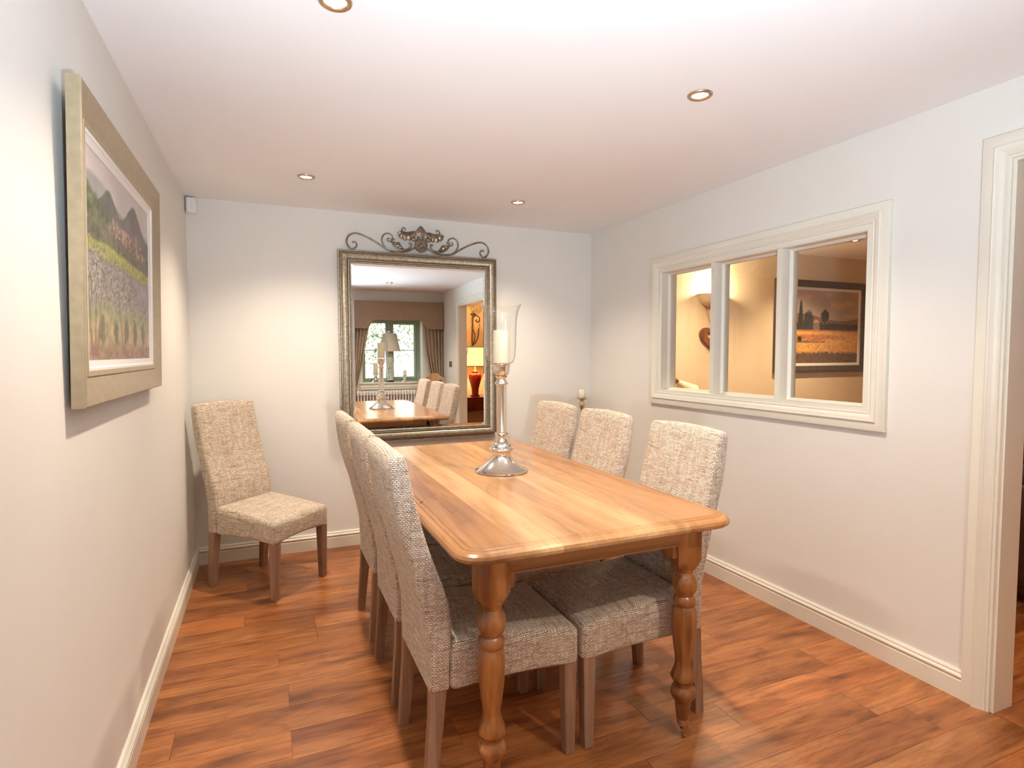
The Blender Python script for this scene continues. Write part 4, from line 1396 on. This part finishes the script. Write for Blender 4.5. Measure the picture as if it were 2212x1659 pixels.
lamp('sconce_light', 'POINT', (sx, -0.03, sz + 0.035), (sx, -0.03, 0), 22.0, (1.0, 0.74, 0.46), shadow_soft_size=0.03)

o = thing('hanging_heart', 'rustic brown wooden heart hanging by red string below the wall light', 'ornament', (4.108, 0.026, 1.455))
hpts = []
for k in range(40):
    a_ = 2 * math.pi * k / 40
    hx = 16 * math.sin(a_) ** 3; hz = 13 * math.cos(a_) - 5 * math.cos(2 * a_) - 2 * math.cos(3 * a_) - math.cos(4 * a_)
    hpts.append((hx / 16 * 0.138, hz / 17 * 0.125))
inner = [(x * 0.45, z * 0.45 + 0.012) for x, z in hpts]
bm = B()
prism(bm, hpts, lambda u_, v_, h_: (u_, -h_, v_), 0.0, 0.022, holes=[inner])
obj('heart', bm, M['bark'], o, smooth=30)
bm = B()
for q in (-1, 1):
    tube(bm, [(q * 0.122, -0.010, 0.385), (q * 0.06, -0.012, 0.24), (0.0, -0.012, 0.072)], 0.0022, 6)
obj('string', bm, M['string'], o)

o = thing('reading_lamp', 'cream cone-shaped lamp with a brass tip at the corner of the interior window', 'lamp', (3.60, -0.30, 0))
bm = B()
lathe(bm, [(0.0, 0.0), (0.022, 0.0), (0.090, -0.16), (0.086, -0.158), (0.018, -0.004), (0.0, -0.004)], 24)
bm.transform(Matrix.Translation((-0.130, 0, 1.085)) @ Matrix.Rotation(math.radians(-52), 4, 'Y'))
obj('lamp_shade', bm, M['plaster'], o, smooth=50)
bm = B()
lathe(bm, [(0.0, 0.060), (0.005, 0.058), (0.006, 0.030), (0.016, 0.026), (0.020, 0.010), (0.020, -0.006), (0.0, -0.006)], 16)
bm.transform(Matrix.Translation((-0.130, 0, 1.085)) @ Matrix.Rotation(math.radians(-52), 4, 'Y'))
obj('brass_cap', bm, M['brass'], o, smooth=40)
bm = B()
lathe(bm, [(0.0, 0.0), (0.12, 0.0), (0.12, 0.012), (0.012, 0.03), (0.009, 0.06), (0.009, 0.985), (0.0, 0.985)], 20)
tube(bm, [(0, 0, 0.98), (-0.02, 0, 1.0), (-0.035, 0, 1.012)], 0.008, 8)
obj('stand', bm, M['brass'], o, smooth=40)

# ------------------------------------------------------------------ sitting room glimpsed through the doorway
o = thing('leather_armchair', 'dark brown leather armchair glimpsed through the doorway', 'armchair', (4.36, -2.05, 0), math.radians(8))
bm = B(); rbox(bm, -0.42, 0.42, -0.40, 0.44, 0.06, 0.32, 0.04, (4, 4, 3)); obj('base', bm, M['leather'], o, smooth=60)
bm = B(); rbox(bm, -0.27, 0.27, -0.42, 0.25, 0.30, 0.46, 0.05, (4, 4, 3)); obj('seat_cushion', bm, M['leather'], o, smooth=60)
bm = B(); rbox(bm, -0.40, 0.40, 0.22, 0.46, 0.28, 0.88, 0.08, (4, 4, 4)); obj('backrest', bm, M['leather'], o, smooth=60)
for q in (-1, 1):
    bm = B(); rbox(bm, q * 0.36 - 0.12, q * 0.36 + 0.12, -0.42, 0.40, 0.10, 0.62, 0.09, (4, 4, 4)); obj('arm', bm, M['leather'], o, smooth=60)
for qx in (-0.36, 0.36):
    for qy in (-0.34, 0.36):
        bm = B(); lathe(bm, [(0, 0), (0.022, 0), (0.030, 0.07), (0, 0.07)], 12, (qx, qy, 0)); obj('foot', bm, M['mahogany'], o, smooth=40)
o = thing('red_cabinet', 'polished red wooden cabinet glimpsed behind the leather armchair', 'cabinet', (5.40, -1.75, 0))
bm = B(); box(bm, -0.30, 0.30, -0.50, 0.50, 0.06, 0.78, 0.006); obj('body', bm, M['mahogany'], o)
bm = B(); box(bm, -0.33, 0.33, -0.53, 0.53, 0.78, 0.81, 0.006); obj('top', bm, M['mahogany'], o)
for q in (-0.25, 0.25):
    bm = B(); box(bm, -0.315, -0.301, q - 0.23, q + 0.23, 0.12, 0.72, 0.004); dd = obj('door', bm, M['mahogany'], o)
    bm = B(); bmesh.ops.create_uvsphere(bm, u_segments=10, v_segments=8, radius=0.014, matrix=Matrix.Translation((-0.326, q - 0.19 * (1 if q > 0 else -1), 0.45))); obj('knob', bm, M['brass'], dd, smooth=180)
o = thing('ginger_jar', 'pale yellow jar on the red cabinet', 'jar', (5.30, -1.72, 0.81))
bm = B(); lathe(bm, [(0, 0), (0.05, 0), (0.075, 0.04), (0.08, 0.08), (0.05, 0.12), (0.035, 0.13), (0.04, 0.14), (0.0, 0.145)], 24)
obj('jar_body', bm, M['wax'], o, smooth=50)

o = thing('red_side_table', 'dark red lacquered side table carrying the red lamp, reflected in the mirror', 'side table', (3.66, -5.68, 0))
bm = B(); box(bm, -0.52, 0.52, -0.30, 0.30, 0.535, 0.565, 0.006); obj('tabletop', bm, M['mahogany'], o)
bm = B(); box(bm, -0.48, 0.48, -0.27, 0.27, 0.34, 0.535, 0.004); obj('drawer_box', bm, M['mahogany'], o)
for qx in (-0.44, 0.44):
    for qy in (-0.23, 0.23):
        bm = B(); hexa(bm, [(qx - 0.028, qy - 0.028, 0), (qx + 0.028, qy - 0.028, 0), (qx + 0.028, qy + 0.028, 0), (qx - 0.028, qy + 0.028, 0)],
                       [(qx - 0.04, qy - 0.04, 0.345), (qx + 0.04, qy - 0.04, 0.345), (qx + 0.04, qy + 0.04, 0.345), (qx - 0.04, qy + 0.04, 0.345)], 0.006)
        obj('leg', bm, M['mahogany'], o)
bm = B()
prism(bm, [(-0.40, 0.342), (-0.40, 0.23), (-0.36, 0.29), (-0.28, 0.315), (0, 0.325), (0.28, 0.315), (0.36, 0.29), (0.40, 0.23), (0.40, 0.342)], lambda u_, v_, h_: (u_, h_, v_), 0.25, 0.268)
obj('shaped_apron', bm, M['mahogany'], o)

o = thing('red_table_lamp', 'lit table lamp with red glazed urn, reflected through the doorway', 'table lamp', (3.615, -5.63, 0.565))
bm = B(); lathe(bm, [(0, 0), (0.085, 0), (0.085, 0.018), (0.062, 0.024), (0.062, 0.040), (0, 0.040)], 28); obj('base', bm, M['mahogany'], o, smooth=40)
bm = B(); lathe(bm, [(0, 0.040), (0.058, 0.040), (0.060, 0.06), (0.064, 0.12), (0.082, 0.20), (0.106, 0.28), (0.115, 0.33), (0.108, 0.375), (0.080, 0.405), (0.058, 0.415), (0.070, 0.435), (0.060, 0.442), (0.0, 0.445)], 36); obj('urn', bm, M['red_glaze'], o, smooth=50)
bm = B(); lathe(bm, [(0, 0.44), (0.03, 0.44), (0.012, 0.46), (0.010, 0.56), (0, 0.56)], 16); obj('fitting', bm, M['brass'], o, smooth=50)
bm = B()
A4 = [(-0.24, -0.20, 0.53), (0.24, -0.20, 0.53), (0.24, 0.20, 0.53), (-0.24, 0.20, 0.53)]; B4 = [(-0.17, -0.14, 0.86), (0.17, -0.14, 0.86), (0.17, 0.14, 0.86), (-0.17, 0.14, 0.86)]
va = [bm.verts.new(p) for p in A4]; vb = [bm.verts.new(p) for p in B4]
for k in range(4):
    bm.faces.new((va[k], va[(k + 1) % 4], vb[(k + 1) % 4], vb[k]))
sh = obj('lamp_shade', bm, M['lit_shade'], o)
sh.modifiers.new('solid', 'SOLIDIFY').thickness = 0.003
bm = B()
for q in (A4, B4):
    tube(bm, q, 0.006, 6, True)
for p, q in zip(A4, B4):
    tube(bm, [p, q], 0.005, 6)
obj('shade_piping', bm, M['iron'], o)
lamp('red_lamp_light', 'POINT', (3.615, -5.63, 1.26), (0, 0, 0), 34.0, (1.0, 0.60, 0.26), shadow_soft_size=0.05)

o = thing('iron_wall_light', 'dark wrought iron scrolled wall light, reflected through the doorway', 'wall light', (3.70, -6.09, 1.45))
bm = B()
tube(bm, spline([(0.0, 0.01, 0.0), (0.05, 0.08, 0.06), (0.09, 0.10, 0.16), (0.10, 0.10, 0.26), (0.10, 0.10, 0.32)], 6), 0.010, 8)
tube(bm, spline([(0.0, 0.01, 0.0), (0.02, 0.08, 0.08), (0.03, 0.10, 0.18), (0.0, 0.10, 0.28), (-0.03, 0.10, 0.34)], 6), 0.010, 8)
obj('arm', bm, M['iron'], o, smooth=60)
bm = B()
tube(bm, spline([(0.0, 0.10, 0.52), (0.05, 0.10, 0.55), (0.11, 0.10, 0.52), (0.12, 0.10, 0.46), (0.07, 0.10, 0.43), (0.05, 0.10, 0.46), (0.075, 0.10, 0.475)], 6), 0.010, 8)
tube(bm, [(0.0, 0.02, 0.05), (0.0, 0.05, 0.3), (0.0, 0.10, 0.55)], 0.010, 8)
obj('scroll', bm, M['iron'], o, smooth=60)
bm = B(); lathe(bm, [(0, 0.55), (0.05, 0.56), (0.055, 0.58), (0.03, 0.585), (0, 0.59)], 20, (0, 0.10, 0)); obj('drip_pan', bm, M['iron'], o, smooth=50)
bm = B(); lathe(bm, [(0, 0.585), (0.032, 0.585), (0.032, 0.70), (0, 0.70)], 20, (0, 0.10, 0)); obj('candle_tube', bm, M['shade'], o, smooth=50)

# ------------------------------------------------------------------ furnishings of the rear wall, seen in the mirror
px0, px1 = 1.425, 2.835
o = thing('pelmet', 'brown upholstered box pelmet with an arched lower edge over the window', 'pelmet', (0, 0, 0))


def arc(cx_, cz_, r_, a0, a1, n_=6):
    return [(cx_ + r_ * math.cos(math.radians(a0 + (a1 - a0) * k / n_)), cz_ + r_ * math.sin(math.radians(a0 + (a1 - a0) * k / n_))) for k in range(n_ + 1)]


outl = [(px0, 2.105), (px0, 1.69), (1.645, 1.69)] + arc(1.645, 1.76, 0.07, -90, -20, 4) + [(1.735, 1.785)] + arc(1.805, 1.765, 0.06, 150, 90, 4) + \
    [(2.455, 1.825)] + arc(2.455, 1.765, 0.06, 90, 30, 4) + [(2.525, 1.785)] + arc(2.615, 1.76, 0.07, 200, 270, 4) + [(px1, 1.69), (px1, 2.105)]
bm = B()
prism(bm, outl, on_rear, 0.085, 0.125, 0.006)
obj('front_board', bm, M['pelmet'], o, smooth=30)
for a_, b_ in ((px0, px0 + 0.02), (px1 - 0.02, px1)):
    bm = B(); box(bm, a_, b_, RY + 0.001, RY + 0.086, 1.69, 2.104); obj('return_board', bm, M['pelmet'], o)
bm = B(); box(bm, px0 + 0.02, px1 - 0.02, RY + 0.001, RY + 0.086, 2.08, 2.104); obj('top_board', bm, M['pelmet'], o)


def curtain(label, xin, xout):
    o = thing('curtain', label, 'curtain', (0, 0, 0), 0, 'curtains at the rear window')
    bm = B()
    NX, NZ = 60, 26
    rows = []
    for j_ in range(NZ + 1):
        z = 0.03 + (1.84 - 0.03) * j_ / NZ
        a_, b_ = xin(z), xout
        row = []
        for i_ in range(NX + 1):
            s = i_ / NX
            x = a_ + (b_ - a_) * s
            y = RY + 0.052 + 0.020 * math.sin(s * math.pi * 2 * 5.5 + 0.5 * math.sin(z * 3)) + 0.006 * math.sin(s * 40 + z * 5)
            row.append(bm.verts.new((x, y, z)))
        rows.append(row)
    for A, C in zip(rows, rows[1:]):
        for i_ in range(NX):
            bm.faces.new((A[i_], A[i_ + 1], C[i_ + 1], C[i_]))
    m = obj('drape', bm, M['curtain'], o, smooth=180)
    m.modifiers.new('solid', 'SOLIDIFY').thickness = 0.003
    zt = 0.80
    bm = B()
    box(bm, min(xin(zt), xout) + 0.002, max(xin(zt), xout) - 0.002, RY + 0.070, RY + 0.084, zt - 0.03, zt + 0.03, 0.004)
    obj('tie_back', bm, M['pelmet'], o)


lerp = lambda pts, z: float(np.interp(z, [p[0] for p in pts], [p[1] for p in pts]))
curtain('taupe curtain drawn back beside the radiator end of the rear window', lambda z: lerp([(0, 1.53), (0.77, 1.50), (1.17, 1.60), (1.50, 1.66), (1.75, 1.71), (2.1, 1.72)], z), 1.44)
curtain('taupe curtain drawn back next to the carved pine chair', lambda z: lerp([(0, 2.70), (0.80, 2.69), (0.98, 2.63), (1.3, 2.565), (1.78, 2.515), (2.1, 2.51)], z), 2.83)

o = thing('column_radiator', 'white cast iron column radiator below the rear window', 'radiator', (1.50, RY + 0.075, 0))
proto_c = None
for k in range(20):
    if proto_c is None:
        bm = B()
        for dy in (-0.026, 0.026):
            tube(bm, [(0, dy, 0.10), (0, dy, 0.70)], 0.0125, 10)
        rbox(bm, -0.021, 0.021, -0.045, 0.045, 0.68, 0.755, 0.018, (2, 3, 3))
        rbox(bm, -0.021, 0.021, -0.045, 0.045, 0.085, 0.15, 0.018, (2, 3, 3))
        proto_c = obj('column', bm, M['white'], o, smooth=60)
        cc_ = proto_c
    else:
        cc_ = proto_c.copy(); COL.objects.link(cc_); cc_.parent = o
    cc_.location = (0.022 + 0.0445 * k, 0, 0)
for k in (0, 19):
    bm = B(); box(bm, 0.008 + 0.0445 * k, 0.036 + 0.0445 * k, -0.03, 0.03, 0.0, 0.10, 0.004); obj('foot', bm, M['white'], o)

SZ = RW[2] + 0.0125
o = thing('sill_table_lamp', 'white patterned urn lamp with cream shade on the window sill', 'table lamp', (2.035, -5.02, SZ))
bm = B(); lathe(bm, [(0, 0), (0.072, 0), (0.072, 0.012), (0.058, 0.030), (0, 0.030)], 6); obj('base', bm, M['black'], o)
t = NT('blue_white_china')
vo = t.n('ShaderNodeTexVoronoi', {'feature': 'DISTANCE_TO_EDGE'}, Vector=t.coord(), Scale=38.0)
t.p(Base_Color=t.ramp(vo, [(0.04, (0.28, 0.32, 0.30)), (0.10, (0.70, 0.70, 0.62))]), Roughness=0.15)
bm = B(); lathe(bm, [(0, 0.030), (0.050, 0.030), (0.046, 0.09), (0.048, 0.16), (0.058, 0.25), (0.068, 0.32), (0.070, 0.36), (0.062, 0.395), (0.038, 0.41), (0.036, 0.425), (0.042, 0.435), (0, 0.437)], 24); obj('urn', bm, t.m, o, smooth=50)
bm = B(); lathe(bm, [(0, 0.436), (0.012, 0.436), (0.008, 0.46), (0.008, 0.52), (0, 0.52)], 12); obj('fitting', bm, M['brass'], o, smooth=40)
bm = B(); lathe(bm, [(0.165, 0.475), (0.105, 0.755), (0.103, 0.755), (0.163, 0.475)], 36)
bm.faces.ensure_lookup_table()
for f in [f for f in bm.faces if len(f.verts) > 4]:
    bm.faces.remove(f)
obj('lamp_shade', bm, M['shade'], o, smooth=60)


def sill_stick(label, x, s, zc, candle_label, cr, ch):
    o = thing('candlestick', label, 'candle holder', (x, -5.02, SZ), 0, 'candlesticks on the window sill')
    bm = B()
    lathe(bm, [(r * s, z * zc) for r, z in [(0, 0), (0.055, 0), (0.056, 0.05), (0.040, 0.14), (0.028, 0.26), (0.022, 0.40), (0.030, 0.52), (0.018, 0.64), (0.022, 0.78), (0.040, 0.90), (0.042, 0.97), (0.038, 1.0), (0, 1.0)]], 28)
    obj('stem', bm, M['silver'], o, smooth=45)
    candle('pillar_candle', candle_label, (x, -5.02, SZ + zc), cr, ch, 'pillar candles')


sill_stick('smaller silver candlestick on the sill right of the urn lamp in the reflection', 2.265, 0.95, 0.105, 'short ivory candle on the smaller sill candlestick', 0.026, 0.078)
sill_stick('larger silver candlestick on the sill behind the glass hurricane in the reflection', 1.815, 1.3, 0.14, 'tall ivory candle on the larger sill candlestick', 0.036, 0.155)
o = thing('wire_ornament', 'thin looped wire ornament at the end of the window sill', 'ornament', (2.46, -5.00, SZ))
bm = B(); tube(bm, spline([(0.0, 0, 0.0), (-0.02, 0, 0.06), (-0.015, 0, 0.13), (0.02, 0, 0.145), (0.03, 0, 0.09), (0.01, 0, 0.03), (0.03, 0, 0.003)], 6), 0.002, 6)
obj('wire', bm, M['nickel'], o, smooth=60)
bm = B(); lathe(bm, [(0, 0), (0.03, 0), (0.03, 0.006), (0, 0.006)], 16); obj('base', bm, M['brass'], o, smooth=40)

o = thing('pine_chair', 'carved pine chair with a pierced round back by the rear wall', 'chair', (2.58, -4.36, 0), math.radians(14))
bm = B()
out = [(-0.13, 0.62), (-0.155, 0.72), (-0.168, 0.82), (-0.160, 0.90), (-0.130, 0.955), (-0.075, 0.985), (-0.050, 1.015), (0.0, 1.025), (0.050, 1.015), (0.075, 0.985), (0.130, 0.955), (0.160, 0.90), (0.168, 0.82), (0.155, 0.72), (0.13, 0.62)]
ell = lambda cx_, cz_, a_, b_: [(cx_ + a_ * math.cos(2 * math.pi * k / 18), cz_ + b_ * math.sin(2 * math.pi * k / 18)) for k in range(18)]
prism(bm, out, lambda u_, v_, h_: (u_, h_ - 0.17, v_), 0, 0.028, holes=[ell(-0.085, 0.865, 0.045, 0.055), ell(0.085, 0.865, 0.045, 0.055)])
obj('back_panel', bm, M['pine'], o, smooth=30)
bm = B(); rbox(bm, -0.20, 0.20, -0.20, 0.20, 0.43, 0.46, 0.012, (3, 3, 1)); obj('seat', bm, M['pine'], o, smooth=50)
for q in (-1, 1):
    bm = B(); hexa(bm, [(q * 0.11 - 0.015, -0.17, 0.455), (q * 0.11 + 0.015, -0.17, 0.455), (q * 0.11 + 0.015, -0.142, 0.455), (q * 0.11 - 0.015, -0.142, 0.455)],
                   [(q * 0.12 - 0.015, -0.17, 0.63), (q * 0.12 + 0.015, -0.17, 0.63), (q * 0.12 + 0.015, -0.142, 0.63), (q * 0.12 - 0.015, -0.142, 0.63)])
    obj('back_post', bm, M['pine'], o)
    for q2 in (-1, 1):
        bm = B(); tube(bm, [(q * 0.15, q2 * 0.15, 0.435), (q * 0.175, q2 * 0.175, 0.2), (q * 0.185, q2 * 0.185, 0.0)], lambda s: 0.022 - 0.008 * s, 12); obj('leg', bm, M['pine'], o, smooth=50)

o = thing('light_switch', 'dark brass double light switch beside the doorway', 'light switch', (W, -4.415, 1.155))
bm = B(); box(bm, -0.006, 0.0, -0.073, 0.073, -0.044, 0.044, 0.003); obj('plate', bm, M['brass'], o)
for q in (-0.03, 0.03):
    bm = B(); hexa(bm, [(-0.006, q - 0.006, -0.006), (-0.006, q + 0.006, -0.006), (-0.006, q + 0.006, 0.010), (-0.006, q - 0.006, 0.010)],
                   [(-0.018, q - 0.004, -0.012), (-0.018, q + 0.004, -0.012), (-0.018, q + 0.004, -0.004), (-0.018, q - 0.004, -0.004)]); obj('toggle', bm, M['brass'], o)
